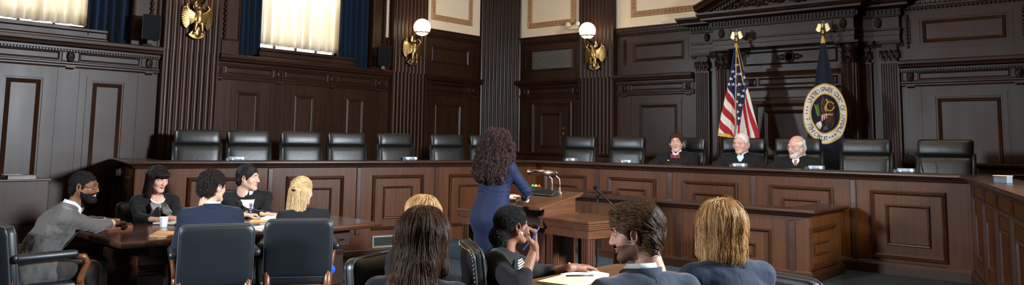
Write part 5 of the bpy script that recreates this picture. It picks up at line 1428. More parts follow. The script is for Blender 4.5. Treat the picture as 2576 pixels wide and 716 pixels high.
strands(fv[0], fv[1], fv[2], lambda P: np.stack([(P[:, 0]-hc7[0])*np.where(P[:, 2] > hc7[2], 6, .8), (P[:, 1]-hc7[1]-.02)*np.where(P[:, 2] > hc7[2], 5, 0), -1+0*P[:, 0]], 1), 14000, .28, 16, HS['brown'], fv[3], off=(0, .009), wave=.0006, freq=22, rad=.00055, seed=6, jit_=.03, flyaway=.05, clump=.55, ng=30)

# ---- blonde woman hidden behind her
p = Person('blonde woman mostly hidden behind the woman with long brown hair, only her parting visible', (3.09, 3.35, 1.12), -74, -112, 6, hp=-10, sh=.165, arm=.27, fore=.24, ho=dict(fem=1, w=.97), skin_='skin_pink')
p.arm('R', (.14, .25, .67), (.3, -.6, -1.), world=False, hand={}).arm('L', (-.14, .25, .67), (.3, -.6, -1.), world=False, hand={})
p.body(mats('skin_pink', 'blonde_hair')); p.garment('jacket', 'black_cloth', .014, hem=.1, cuff=.02, seed=61, bust=.006, h=.011); p.trousers('black_cloth')
def parted(f, L):
    f.ell(L((0, -.018, .04)), (.084, .104, .088), .02); f.cap(L((0, -.06, .0)), L((0, -.09, -.22)), .05, .045, .03, (1, 0, 0), 1.5)
    for q in (-1, 1): f.cap(L((q*.068, .02, .03)), L((q*.085, .03, -.20)), .030, .028, .03)
    f.ell(L((0, .135, -.045)), (.055, .09, .105), .012, op=-1)
fv = p.hair_local(parted, 'blonde_hair', .008, locks(.0008, 70, 15)); hc8 = p.hc
strands(fv[0], fv[1], fv[2], lambda P: np.stack([(P[:, 0]-hc8[0])*8, (P[:, 1]-hc8[1]-.05)*1, -.8+0*P[:, 0]], 1), 2500, .16, 11, HS['blonde'], fv[3], off=(0, .005), rad=.0006, seed=7)

# ---- woman in profile with the puffed bun
p = Person('woman with black hair in a puffed bun, striped top, hand at her ear', (3.63, 3.135, 1.048), -62, -20, 12, hp=2, sh=.172, arm=.27, fore=.245, side=-2, ho=dict(fem=1, w=.97, nose=1.05, fat=.003), skin_='skin_deep', hs=.93)
p.arm('R', (3.535, 2.885, .945), (1., .6, -.9), hand=dict(curl=(70, 80, 45), thumb=1., s=1.08), fdir=(.05, .05, .99), back=(-.2, .98, 0)).arm('L', (4.07, 2.985, .772), (.8, -.3, -.7), hand=dict(curl=(14, 16, 10)), fdir=(.9, -.25, -.04))
p.body(mats('skin_deep', 'black_hair', 'lips_dark')); p.garment('jacket', 'black_cloth', .018, hem=.1, cuff=.17, seed=71, bust=.014, belly=.01, h=.009, sleeve_w=1.12); p.trousers('black_cloth')
p.patch('striped_top', 'knit_stripe', [(-.06, .06, .49), (-.10, .10, .44), (-.12, .12, .37), (-.12, .12, .30), (-.11, .11, .22), (-.10, .10, .13)], .006, .003, nx=10)
for q in (-1, 1): p.patch('lapel', 'black_cloth', [tuple(sorted((q*a, q*b)))+(t,) for a, b, t in ((.06, .09, .495), (.10, .14, .44), (.12, .17, .36), (.12, .155, .28), (.11, .135, .2), (.10, .12, .12))], .012, .005)
S, E, W, *_ = p.arms['L']; u = unit(W-E); m = MB(); a_ = unit(np.cross(u, (0, 0, 1))); b_ = np.cross(u, a_)
for i in range(18):
    t = 2*PI*i/18; c = W-u*.035+(a_*math.cos(t)+b_*math.sin(t))*.031; m.ball(tuple(c), .0055, 8, 6)
m.obj('pearl_bracelet', 'pearl', p.o); m = MB(); m.tube([tuple(W-u*.012), tuple(W+u*.0)], .030, 14); m.obj('dark_bracelet', 'black', p.o)
m = MB(); c = p.hR@(np.array((.086, .012, -.036)))+p.hc; m.ball(tuple(c), .009, 10, 8); m.obj('pearl_earring', 'pearl', p.o)
def afro(f):
    f.ell((0, -.020, .040), (.086, .106, .091), .015); f.ell((.0, -.105, -.060), (.064, .056, .060), .03); f.ell((0, .135, -.050), (.088, .098, .105), .01, op=-1)
    for q in (-1, 1): f.ell((q*.095, .012, -.030), (.03, .034, .045), .008, op=-1)
fv = p.hair(afro, 'black_hair', noise=fbm(.0022, 190, 8)); p.head_strands(fv, lambda P: np.stack([0*P[:, 0], -1+0*P[:, 0], -.6+0*P[:, 0]], 1)+RNG.normal(size=P.shape)*np.where(P[:, 1] < -.08, 2., .3)[:, None], 5000, .03, 9, HS['black'], curl=.0028, freq=650, rad=.0005, off=(0, .006), avoid=[((q*.088, -.004, -.004), (.024, .024, .036)) for q in (-1, 1)])

# ---- man with wavy brown hair, foreground
p = Person('man with wavy brown hair and stubble in a slate blue suit, foreground, looking left', (2.92, 1.825, 1.17), 68, 118, 12, hp=-10, sh=.205, ho=dict(stubble=1, nose=1.1, fat=.002), skin_='skin_pink', hs=.97, neck=.15)
p.arm('R', (3.22, 2.16, .775), (.9, -.3, -.7), hand={}).arm('L', (2.95, 2.2, .775), (.9, -.3, -.7), hand={})
p.body(mats('skin_pink')); p.garment('suit_jacket', 'suit_slate', .019, hem=.25, cuff=.03, seed=81, h=.0075, wr=.0035); p.trousers('suit_slate'); p.suit_front('suit_slate', tie='tie_navy')
p.collar('shirt_collar', 'shirt_white', .066, .0, .036, 12); p.collar('jacket_collar', 'suit_slate', .080, -.040, .018, 55, .009, flare=.06)
P_ = [p.nb-p.T*t*p.k-p.Fv*.5 for t in np.linspace(.03, .5, 24)]
P_ = np.array(P_); tt = np.zeros(len(P_))
for _ in range(120): d_ = p.gf.sample(P_+tt[:, None]*p.Fv); tt += np.clip(d_, .001, .03)*(d_ > .0008)
m = MB(); m.tube([tuple(q) for q in P_+(tt+.0005)[:, None]*p.Fv], .0014, 5); m.obj('back_seam', 'midnight', p.o)
def wavy(f):
    short_cap(.012, .022, 1.1, .005, -.003)(f); f.ell((0, .045, .095), (.060, .052, .026), .03)
    for q in (-1, 1): f.ell((q*.100, .004, -.010), (.036, .030, .044), .006, op=-1)
fv = p.hair(wavy, 'midbrown_hair', noise=fbm(.003, 55, 10), h=.005)
def fl_wavy(P):
    r = np.stack([P[:, 0]*3, -1-.0*P[:, 0], -.15-np.clip(-(P[:, 1])*9, 0, 2)], 1); return r
p.head_strands(fv, fl_wavy, 15000, .085, 11, HS['midbrown'], wave=.0008, freq=50, rad=.0006, off=(.001, .012), flyaway=.05, clump=.7, ng=28, avoid=[((q*.088, -.004, -.004), (.024, .024, .036)) for q in (-1, 1)])

# ---- blonde woman in navy, foreground right
p = Person('woman with shoulder-length golden blonde hair in a navy jacket, back turned, foreground right', (3.50, 1.71, 1.172), 58, 46, 6, hp=-2, sh=.178, arm=.27, fore=.24, ho=dict(fem=1, w=.97), skin_='skin_fair', hs=.92)
p.arm('R', (3.78, 2.14, .775), (.9, -.3, -.7), hand={}).arm('L', (3.50, 2.2, .775), (.9, -.3, -.7), hand={})
p.body(mats('skin_fair', 'blonde_hair')); p.garment('jacket', 'navy_cloth', .017, hem=.15, cuff=.02, seed=91, bust=.006, h=.0075, wr=.003, fine=.001); p.trousers('navy_cloth')
P_ = np.array([p.nb-p.T*t*p.k-p.Fv*.5 for t in np.linspace(.06, .5, 24)]); tt = np.zeros(len(P_))
for _ in range(120): d_ = p.gf.sample(P_+tt[:, None]*p.Fv); tt += np.clip(d_, .001, .03)*(d_ > .0008)
m = MB(); m.tube([tuple(q) for q in P_+(tt+.0005)[:, None]*p.Fv], .0012, 5); m.obj('back_seam', 'midnight', p.o)
def lob(f, L):
    f.ell(L((0, -.02, .042)), (.088, .108, .092), .02); f.cap(L((0, -.045, .0)), L((-.008, -.062, -.135)), .070, .062, .04, (1, 0, 0), 1.36); f.cap(L((-.05, -.03, -.05)), L((-.075, -.045, -.18)), .04, .030, .03); f.cap(L((.05, -.04, -.05)), L((.05, -.075, -.165)), .04, .028, .03)
    for q in (-1, 1): f.cap(L((q*.066, .01, .03)), L((q*.085, .02, -.13)), .032, .026, .03)
    f.ell(L((0, .15, -.055)), (.066, .10, .11), .01, op=-1)
fv = p.hair_local(lob, 'blonde_hair', .007, locks(.0012, 65, 17)); hc11 = p.hc
strands(fv[0], fv[1], fv[2], lambda P: np.stack([(P[:, 0]-hc11[0])*np.where(P[:, 2] > hc11[2], 7, .6), (P[:, 1]-hc11[1]-.03)*np.where(P[:, 2] > hc11[2], 4, 0), -1+0*P[:, 0]], 1), 14000, .17, 13, HS['blonde'], fv[3], off=(0, .012), wave=.0004, freq=30, jit_=.04, rad=.00055, seed=8, flyaway=.06, clump=.6, ng=30)

# ---- three judges
folds = lambda X, Y, Z: .006*np.sin(X*62+2*np.sin(X*17))*np.clip((1.28-Z)/.25+.6, 0, 1)
def judge(label, H, body, head, ho, sk, hp=0, hr=0, lean=3, hs=1.14):
    p = Person(label, H, body, head, lean, hp=hp, hr=hr, pelvis=ZD+.54, sh=.20, ho=ho, skin_=sk, hs=hs, neck=.135, floor=ZD)
    return p
p = judge('judge with brown hair, glasses and a red bow tie in black robe behind the bench', (9.90, 5.50, 1.575), 200, 203, dict(smile=.5, h=.005, w=.93, nose=1.1), 'skin_pink', hr=3)
p.arm('R', (9.60, 5.79, 1.02), (1., -.3, -.7), hand={}).arm('L', (9.60, 5.11, 1.02), (1., -.3, -.7), hand={}); p.body(mats('skin_pink'))
p.garment('robe', 'robe', .035, hem=.3, cuff=.0, h=.011, frill=folds, sleeve_w=1.5, shoulder=.066); p.trousers('black_cloth'); p.patch('shirt', 'shirt_white', [(-.045, .045, .52), (-.05, .05, .49), (-.035, .035, .45)], .004, .003); p.collar('shirt_collar', 'shirt_white', .064, .0, .045, 12); p.glasses('chrome')
c = p.front([(0, .475)], .02)[0]; m = MB()
for q in (-1, 1):
    m.stack([tuple(c+p.X*q*a+p.T*b+p.Fv*e) for a, h_ in ((.006, .010), (.03, .024), (.062, .030), (.066, .024)) for b, e in ((h_, .004), (h_, -.008), (-h_, -.008), (-h_, .004))], 4)
m.ball(tuple(c), (.013, .012, .015), 8, 6); m.obj('bow_tie', 'tie_red', p.o)
c = p.front([(.10, .40)], .006)[0]; m = MB(); m.ball(tuple(c), (.016, .012, .016), 12, 6); m.obj('lapel_pin', 'brass', p.o)
fv = p.hair(short_cap(.008, .034, .8, .006), 'brown_hair', noise=fbm(.002, 90, 11)); p.head_strands(fv, swept, 900, .035, 6, HS['brown'], rad=.001)
p = judge('elderly judge with white hair and glasses in black robe under the striped flag', (9.86, 4.51, 1.575), 196, 176, dict(smile=.7, open=.3, fat=.006, h=.005), 'skin_pink', hp=-6)
p.arm('R', (9.60, 4.82, 1.02), (1., -.3, -.7), hand={}).arm('L', (9.60, 4.13, 1.02), (1., -.3, -.7), hand={}); p.body(mats('skin_pink', 'white_hair'))
p.garment('robe', 'robe', .038, hem=.3, cuff=.0, h=.011, frill=folds, sleeve_w=1.6, belly=.02, shoulder=.066); p.trousers('black_cloth'); p.patch('shirt', 'shirt_blue', [(-.04, .04, .52), (-.045, .045, .48), (-.015, .015, .42)], .004, .003); p.collar('shirt_collar', 'shirt_blue', .066, .0, .045, 12); p.glasses('chrome')
fv = p.hair(short_cap(.003, .075, .8), 'white_hair', noise=fbm(.0015, 90, 11)); p.head_strands(fv, swept, 700, .022, 5, HS['white'], rad=.001)
p = judge('bald judge with short white beard in black robe turned to the left', (9.86, 3.765, 1.545), 190, 158, dict(beard=1, fat=.008, h=.005), 'skin_pink', hp=-10)
p.arm('R', (9.60, 4.12, 1.02), (1., -.3, -.7), hand={}).arm('L', (9.60, 3.43, 1.02), (1., -.3, -.7), hand={}); p.body([ 'skin_pink', 'lips', 'beard_white', 'teeth', 'stubble'] if MT.setdefault('beard_white', skin('white_bearded_skin', (.58, .45, .37), .7)) else None)
p.garment('robe', 'robe', .038, hem=.3, cuff=.0, h=.011, frill=folds, sleeve_w=1.6, belly=.03, shoulder=.066); p.trousers('black_cloth'); p.patch('shirt', 'shirt_white', [(-.04, .04, .52), (-.045, .045, .48), (-.015, .015, .42)], .004, .003); p.collar('shirt_collar', 'shirt_white', .068, .0, .045, 12); p.patch('tie', 'tie_brown', [(-.014, .014, .50), (-.016, .016, .45), (-.018, .018, .41)], .009, .004); p.glasses('chrome')
def ring_(f):
    short_cap(.005, .03, .8)(f); f.ell((0, .0, .115), (.10, .12, .085), .01, op=-1)
fv = p.hair(ring_, 'white_hair', noise=fbm(.0015, 90, 11))

# seat everyone: each armchair stands where its sitter does
def seat_chair(ch, pe, hd, side=0., back=.03):
    f_ = Vector((math.cos(R(hd)), math.sin(R(hd)), 0)); ch.location = Vector((pe.root[0], pe.root[1], 0))+f_*back+Vector((.656, -.754, 0))*side
    ch.rotation_euler = (0, 0, R(hd)-PI/2)
for ch, i, hd in ((ARMC[0], 2, 66), (ARMC[1], 4, 54), (ARMC[2], 0, 2), (ARMC[3], 1, -95), (ARMC[4], 3, -105), (ARMC[5], 7, -74), (ARMC[7], 6, 18), (ARMC[8], 9, 70), (ARMC[9], 10, 62), (NC, 8, -38)): seat_chair(ch, CAST[i], hd, {2: .04, 4: -.04, 8: .07}.get(i, 0))
for k_, i in ((9, 11), (10, 12), (11, 13)):
    e_ = BCH[k_]; e_.location.x = CAST[i].root[0]+.02; e_.location.y = CAST[i].root[1]
# ================================================================== wall lamps, flags and small things
def eagle_mesh(s=1., h=.006, wing_drop=0.):
    f = Field(); S = lambda *v: tuple(x*s for x in v)
    f.ell(S(0, .075, .03), S(.062, .055, .105), .02*s); f.cap(S(.0, .085, .11), S(.015, .10, .16), .034*s, .028*s, .02*s); f.ell(S(.025, .112, .172), S(.032, .028, .027), .01*s); f.cap(S(.048, .118, .170), S(.066, .122, .160), .011*s, .004*s, .006*s)
    for q in (-1, 1):
        f.cap(S(q*.040, .085, -.045), S(q*.052, .085, -.135), .036*s, .022*s, .012*s); f.cap(S(q*.052, .085, -.14), S(q*.052, .082, -.175), .014*s, .012*s, .008*s)
        for k in (-1, 0, 1): f.cap(S(q*.052+k*.012, .085, -.178), S(q*.052+k*.020, .095, -.198), .008*s, .006*s, .004*s)
        sh = (q*.062, .07, .085)
        n = 15
        for i in range(n):
            t = i/(n-1); base = (q*(.055+.115*min(1, t*1.2)), .060-.012*t, .03+.15*min(1, t*1.25)); a = math.radians(-72+t*(148-wing_drop))
            tip = (q*(.125+.098*math.cos(a)), .026, .055+.175*math.sin(a)+.0)
            f.cap(S(*base), S(*tip), .017*s, .012*s, .003*s)
        for i in range(8):
            t = i/7; f.cap(S(q*.05, .068, -.01+.10*t), S(q*(.105+.04*t), .055, -.045+.20*t), .015*s, .011*s, .003*s)
    for i in range(13):
        a = (i/12-.5)*1.75; f.cap(S(.02*math.sin(a), .045, -.09), S(.145*math.sin(a), .035, -.125-.12*math.cos(a)), .016*s, .016*s, .0025*s)
    f.cap(S(0, .02, -.18), S(0, .02, .12), .05*s, .06*s, .02*s)
    f.build(h, .01, noise=None); return f.mesh()
EV, EQ = eagle_mesh()
def sconce(label, T, dx, gz=.55):
    r = empty('wall_sconce', tuple(T.translation)); tag(r, label, 'wall lamp', 'gilt eagle wall lamps')
    M3 = np.array(T.to_3x3()); V = EV.copy(); V[:, 0] *= dx; V = V@M3.T; o = qmesh('eagle', V, EQ, ['gold'], r)
    L = T.to_3x3().to_4x4()
    m = MB(L); m.tube([(.0, .02, -.1), (-.0, .03, .16), (.0, .08, .24), (0, .22, .285), (0, .265, .31)], [.03, .045, .05, .022, .02], 10); m.ball((0, .06, .20), (.09, .03, .09), 12, 8); m.obj('arm', 'bronze', r)
    m = MB(L); m.lathe([(.02, -.02), (.05, .0), (.085, .015), (.09, .025), (.08, .03)], (0, .265, .305), 20); g = m.obj('globe_cup', 'gold', r)
    m = MB(L)
    m.tube([(.128*math.cos(a), .265+.128*math.sin(a), gz-.095) for a in np.linspace(0, 2*PI, 29)], .013, 6, False); m.obj('globe_band', 'bronze', r)
    m = MB(L); m.ball((0, .265, gz), (.15, .15, .15), 28, 20); m.obj('globe', 'globe', r)
    return r
sconce('gilt eagle wall lamp at the top left between the two windows', TL @ Matrix.Translation((5.17, .10, 3.16)), -1, .415+.10)
sconce('gilt eagle wall lamp with lit globe right of the curtained window', TL @ Matrix.Translation((9.16, .10, 3.12)), -1, .415)
sconce('gilt eagle wall lamp with lit globe on the pilaster beside the corner door', TB @ Matrix.Translation((8.08, .10, 3.12)), 1, .445)

def speaker(label, x, z, rz):
    T = TL @ Matrix.Translation((x, .17, z)) @ Matrix.Rotation(rz, 4, 'Z'); r = empty('loudspeaker', tuple(T.translation)); tag(r, label, 'loudspeaker')
    L = T.to_3x3().to_4x4(); m = MB(L)
    m.prism([(-.115, .10), (.115, .10), (.085, -.10), (-.085, -.10)], 'z', -.165, .165); m.obj('cabinet', 'black', r, bevel=.012)
    m = MB(L); m.rbox((0, .108, 0), (.21, .02, .31), .008, 2); m.obj('grille', 'darkgrey', r)
    m = MB(L); m.box(-.03, .03, -.12, .02, -.215, -.165); m.box(-.07, .07, -.17, -.09, -.225, -.205); m.obj('bracket', 'black', r)
    return r
speaker('black loudspeaker left of the leftmost fluted pilaster', 4.52, 2.985, R(18)); speaker('black loudspeaker right of the bright curtained window', 8.46, 2.965, R(18))

# ---- flags
def smooth01(x): x = np.clip(x, 0, 1); return x*x*(3-2*x)
TFL = lambda y: plane_T((11.10, y, 0), (0, -1, 0), (-1, 0, 0))          # a to the right as seen, d towards the court
def pole(y, zt, root, base=ZD):
    T = TFL(y); m = MB(T); m.lathe([(.014, base+.05), (.014, zt)], (0, 0, 0), 12); m.obj('pole', 'brass', root)
    m = MB(T); m.lathe([(.15, base), (.15, base+.03), (.10, base+.05), (.03, base+.07), (.02, base+.12)], (0, 0, 0), 24); m.obj('pole_base', 'brass', root)
    m = MB(T); m.ball((0, 0, zt+.03), .028, 12, 8); m.lathe([(.012, zt), (.022, zt+.01), (.016, zt+.055), (.03, zt+.065)], (0, 0, 0), 12)
    f = Field(); z0 = zt+.10
    f.ell((0, .01, z0+.03), (.026, .024, .048), .012); f.ell((.012, .026, z0+.085), (.018, .018, .016), .01); f.cap((.024, .03, z0+.085), (.036, .034, z0+.078), .006, .003, .004)
    for q in (-1, 1):
        for i in range(8): t = i/7; f.cap((q*(.02+.045*t), .0, z0+.055+.012*t), (q*(.045+.055*t), -.005, z0-.055+.03*t*t), .0085, .007, .002)
    f.build(.004, .008); V, Q = f.mesh(); V = V@np.array(T.to_3x3()).T+np.array(T.translation)*np.array((1, 1, 0)); e = qmesh('eagle_finial', V, Q, ['antique'], root)
    m.obj('finial_ball', 'brass', root)
MT['flag_red'] = cloth('flag_red', (.33, .012, .018), .75, 500); MT['flag_white'] = cloth('flag_white', (.70, .62, .53), .8, 500, var=.04); MT['flag_blue'] = cloth('flag_blue', (.012, .017, .065), .8, 500); MT['flag_navy'] = cloth('flag_navy', (.006, .008, .020), .8, 500)
MT['fringe'] = plain('gold_fringe', (.62, .36, .06), .7, var=.3, vscale=120, bmp=.6, bscale=300); MT['seal_ink'] = plain('seal_lettering', (.03, .022, .02), .8); MT['seal_brown'] = cloth('seal_brown', (.055, .022, .014), .8, 500); MT['seal_gold'] = plain('seal_gold_thread', (.50, .30, .06), .6); MT['seal_green'] = plain('seal_green_thread', (.16, .24, .05), .7)
us = empty('flag', (0, 0, 0)); tag(us, 'red, white and blue striped flag with stars on a brass pole behind the white-haired judge', 'flag')
USY, ZT = 5.12, 3.09
def us_pos(u, v):
    u = np.asarray(u, float); v = np.asarray(v, float)
    l = -(.012+.27*v**1.05); r_ = .02+.34*np.minimum(v, .8)**.85/.8**.85*.95+.03*np.maximum(0, v-.8)
    ln = 1.40+.30*smooth01((u-.15)/.5)-.18*np.sin(PI*np.clip(u/.5, 0, 1))*0
    a = l+(r_-l)*u+.018*np.sin(9*u+6*v)*v
    d = .035+.075*v**.8*np.sin(2*PI*2.35*u+.8)*(.4+.6*np.sin(PI*np.clip(u, .04, .96)))+.03*v
    return a, d, ZT-v*ln-.02*np.sin(7*u)*v
NU, NV = 130, 190
U, Vv = np.meshgrid(np.linspace(0, 1, NU+1), np.linspace(0, 1, NV+1), indexing='ij')
A, D, Z = us_pos(U, Vv); M_ = np.array(TFL(USY)); P = np.stack([A, D, Z], -1)@M_[:3, :3].T+M_[:3, 3]
idx = np.arange((NU+1)*(NV+1)).reshape(NU+1, NV+1); Q = np.stack([idx[:-1, :-1], idx[1:, :-1], idx[1:, 1:], idx[:-1, 1:]], -1).reshape(-1, 4)
uc = ((U[:-1, :-1]+U[1:, 1:])/2).ravel(); vc = ((Vv[:-1, :-1]+Vv[1:, 1:])/2).ravel()
vb = np.interp(uc, [0, .25, .36, .45, .53, .6, .75, 1.], [.47, .54, .66, .78, .76, .56, .48, .39])
right = uc > .55; left = uc < .30
s_r = (uc-.40*(vc-.5))/.115; s_l = (vc-.42*uc)/.085; s_m = (uc-.10*vc)/.05
red = np.where(right, np.floor(s_r+.2).astype(int) % 2 == 1, np.where(left, np.floor(s_l+.35).astype(int) % 2 == 0, np.floor(s_m).astype(int) % 2 == 0))
mi = np.where(vc < vb, 2, np.where(red, 0, 1)); mi = np.where(((vc > .965) & (uc < .55)) | ((uc < .018) & (vc > .86)) | ((uc > .97) & (vc < .24)) | (vc < .04), 3, mi)
fl = qmesh('flag_cloth', P.reshape(-1, 3), Q, ['flag_red', 'flag_white', 'flag_blue', 'fringe'], us, mi); sd = fl.modifiers.new('thickness', 'SOLIDIFY'); sd.thickness = .004; sd.offset = 0
m = MB()
def star_on(u, v, r, rot):
    a, d, z = [float(q) for q in us_pos(u, v)]; pts = []
    for k in range(10):
        rr = r if k % 2 == 0 else r*.42; t = rot+PI*k/5; du = rr*math.sin(t); dz = rr*math.cos(t)
        # follow the cloth: invert the width locally
        e = .01; a2 = float(us_pos(u+e, v)[0]); uu = u+du/max((a2-a)/e, .05); vv = v-dz/1.5; q = us_pos(uu, vv); pts.append((a+du, float(q[1])+.006, z+dz))
    m.add([tuple(TFL(USY) @ Vector(q)) for q in pts]+[tuple(TFL(USY) @ Vector((a, d+.007, z)))], [(10, k, (k+1) % 10) for k in range(10)], False)
rs = random.Random(3)
for u, v in ((.5, .12), (.55, .2), (.35, .22), (.62, .28), (.18, .3), (.44, .3), (.75, .33), (.3, .34), (.12, .38), (.55, .38), (.86, .37), (.24, .43), (.42, .41), (.70, .43), (.08, .44), (.5, .48), (.62, .48), (.36, .5), (.44, .56), (.54, .57), (.46, .65), (.5, .70), (.38, .59), (.9, .31)):
    star_on(u, v, .030 if v > .2 else .022, rs.uniform(-.5, .5))
m.obj('stars', 'flag_white', fl)
m = MB(TFL(USY))
for k in range(2):
    pts = [(.02+.0*t+(.12*t if k else -.02*t), .06+.03*t, ZT-.02-t*(1.25 if not k else .62)) for t in np.linspace(0, 1, 12)]; m.tube(pts, [.007+.004*(i == 11) for i in range(12)], 6)
m.obj('gold_cord', 'fringe', us)
pole(USY, ZT+.02, us)

nv = empty('flag', (0, 0, 0)); tag(nv, 'dark navy flag with a round white lettered seal behind the bald judge', 'flag')
NY, NZ = 3.82, 3.10
def nv_d(a, z):
    t = np.clip((NZ-z)/1.9, 0, 1); w = .02+.32*t
    return .03+.06*t+.05*t**.8*np.sin(a/np.maximum(w, .03)*4.4+.6)*np.exp(-(a/np.maximum(w, .03))**2*.25)+.012*np.sin(a*38+2*z)*t
U, Vv = np.meshgrid(np.linspace(-1, 1, 101), np.linspace(0, 1, 121), indexing='ij')
zz = NZ-Vv*1.98; wl = .012+.30*Vv**.95; wr_ = .015+.33*Vv**.9; aa = np.where(U < 0, U*wl, U*wr_)
P = np.stack([aa, nv_d(aa, zz), zz], -1)@M_[:3, :3].T+np.array(TFL(NY))[:3, 3]
idx = np.arange(101*121).reshape(101, 121); Q = np.stack([idx[:-1, :-1], idx[1:, :-1], idx[1:, 1:], idx[:-1, 1:]], -1).reshape(-1, 4)
vc = ((Vv[:-1, :-1]+Vv[1:, 1:])/2).ravel(); mi = np.where((vc < .05) | (vc > .965), 1, 0)
fl = qmesh('flag_cloth', P.reshape(-1, 3), Q, ['flag_navy', 'fringe'], nv, mi); sd = fl.modifiers.new('thickness', 'SOLIDIFY'); sd.thickness = .004; sd.offset = 0
CA, CZ, RA, RB = .02, 2.005, .292, .410
TN = TFL(NY)
def on_flag(a, z, off): return (a, float(nv_d(np.array(a), np.array(z)))+off, z)
def rpos(t, q): return CA+RA*q*math.sin(t), CZ+RB*q*math.cos(t)
def ring_strip(q0, q1, off, name, mat, par, t0=0, t1=2*PI, n=96, k=5):
    m = MB(TN); G_ = []
    for i in range(n+1):
        t = t0+(t1-t0)*i/n; G_.append([on_flag(*rpos(t, q0+(q1-q0)*j/k), off) for j in range(k+1)])
    m.grid(G_); o = m.obj(name, mat, par); sd = o.modifiers.new('thickness', 'SOLIDIFY'); sd.thickness = .003; sd.offset = 0; return o
seal = ring_strip(.68, 1.0, .008, 'seal_ring', 'flag_white', nv)
ring_strip(.985, 1.03, .010, 'seal_border', 'fringe', seal); ring_strip(.655, .70, .010, 'seal_border', 'fringe', seal)
lt = MB(TN)
def arc_text(txt, t0, t1, inward, size):
    n = len(txt)
    for i, ch in enumerate(txt):
        if ch == ' ': continue
        t = t0+(t1-t0)*(i+.5)/n
        if ch == '*':
            a, z = rpos(t, .84); pts = [on_flag(a+.016*(1 if k % 2 == 0 else .42)*math.sin(PI*k/5), z+.016*(1 if k % 2 == 0 else .42)*math.cos(PI*k/5), .012) for k in range(10)]
            lt.add(pts+[on_flag(a, z, .012)], [(10, k, (k+1) % 10) for k in range(10)], False); continue
        V, F = GLYPH[ch]; w = max(v[0] for v in V); e = .004
        p0 = rpos(t-e, .84); p1 = rpos(t+e, .84); tx = Vector((p1[0]-p0[0], p1[1]-p0[1])).normalized()
        if inward: tx = -tx
        ty = Vector((-tx.y, tx.x)); c = rpos(t, .84)
        lt.add([on_flag(c[0]+tx.x*(v[0]-w/2)*size*.92+ty.x*(v[1]-.35)*size, c[1]+tx.y*(v[0]-w/2)*size*.92+ty.y*(v[1]-.35)*size, .0115) for v in V], F, False)
arc_text('UNITED STATES COURT OF APPEALS', -1.08, 2.42, False, .088)
arc_text('FIFTH CIRCUIT', -1.72, -3.32, True, .088); arc_text('***', -1.62, -1.22, False, .08); arc_text('***', 2.50, 2.92, False, .08)
lt.obj('lettering', 'seal_ink', seal)
def blob(name, mat, pts, off=.012, th=.006, par=seal):
    m = MB(TN); n = len(pts); c = (sum(p[0] for p in pts)/n, sum(p[1] for p in pts)/n)
    V = [on_flag(CA+x, CZ+z, off) for x, z in pts]+[on_flag(CA+c[0], CZ+c[1], off+.006)]; m.add(V, [(n, i, (i+1) % n) for i in range(n)], True)
    o = m.obj(name, mat, par); sd = o.modifiers.new('thickness', 'SOLIDIFY'); sd.thickness = th; sd.offset = 0
blob('eagle_wing', 'seal_brown', [(-.03, .24), (.02, .20), (.03, .08), (.05, -.02), (.02, -.05), (-.02, -.02), (-.05, .05), (-.055, .14)])
blob('eagle_wing', 'seal_brown', [(.06, .04), (.11, .03), (.13, -.04), (.13, -.13), (.10, -.18), (.04, -.17), (.01, -.12), (.02, -.05)], .013)
blob('eagle_wing', 'seal_brown', [(.04, .22), (.10, .16), (.14, .10), (.13, .03), (.08, .06), (.05, .12)], .0125)
blob('eagle_tail', 'flag_white', [(-.12, -.12), (-.05, -.10), (-.04, -.17), (-.07, -.22), (-.11, -.20), (-.145, -.15)], .013)
for k in range(6): blob('shield_stripe', ('flag_red', 'flag_white')[k % 2], [(-.055+k*.014, -.02+k*.004), (-.041+k*.014, -.016+k*.004), (-.041+k*.016, -.115+k*.010), (-.055+k*.016, -.118+k*.010)], .018, .003)
m = MB(TN)
for i in range(9):
    z = .11-i*.018
    for q in (-1, 1): m.tube([on_flag(CA-.125+i*.004, CZ+z, .016), on_flag(CA-.125+i*.004+q*.03, CZ+z+.026, .018)], [.008, .004], 5)
m.obj('olive_branch', 'seal_green', seal)
m = MB(TN)
m.tube([on_flag(CA+.075+.045*math.cos(a), CZ+.10+.062*math.sin(a), .018) for a in np.linspace(.4, 2*PI, 20)], .010, 6); m.tube([on_flag(CA+.03+.02*math.sin(i*1.3), CZ+.20-i*.035, .018) for i in range(6)], .010, 6); m.tube([on_flag(CA+.03+i*.02, CZ-.01-.012*(i % 2), .019) for i in range(5)], .014, 6); m.obj('gold_scrolls', 'seal_gold', seal)
m = MB(TN)
for i in range(3): m.tube([on_flag(CA-.02, CZ-.235+i*.02, .016), on_flag(CA+.11, CZ-.17+i*.02, .017)], .006, 5)
m.obj('arrows', 'grey_metal', seal)
pole(NY, NZ+.02, nv)

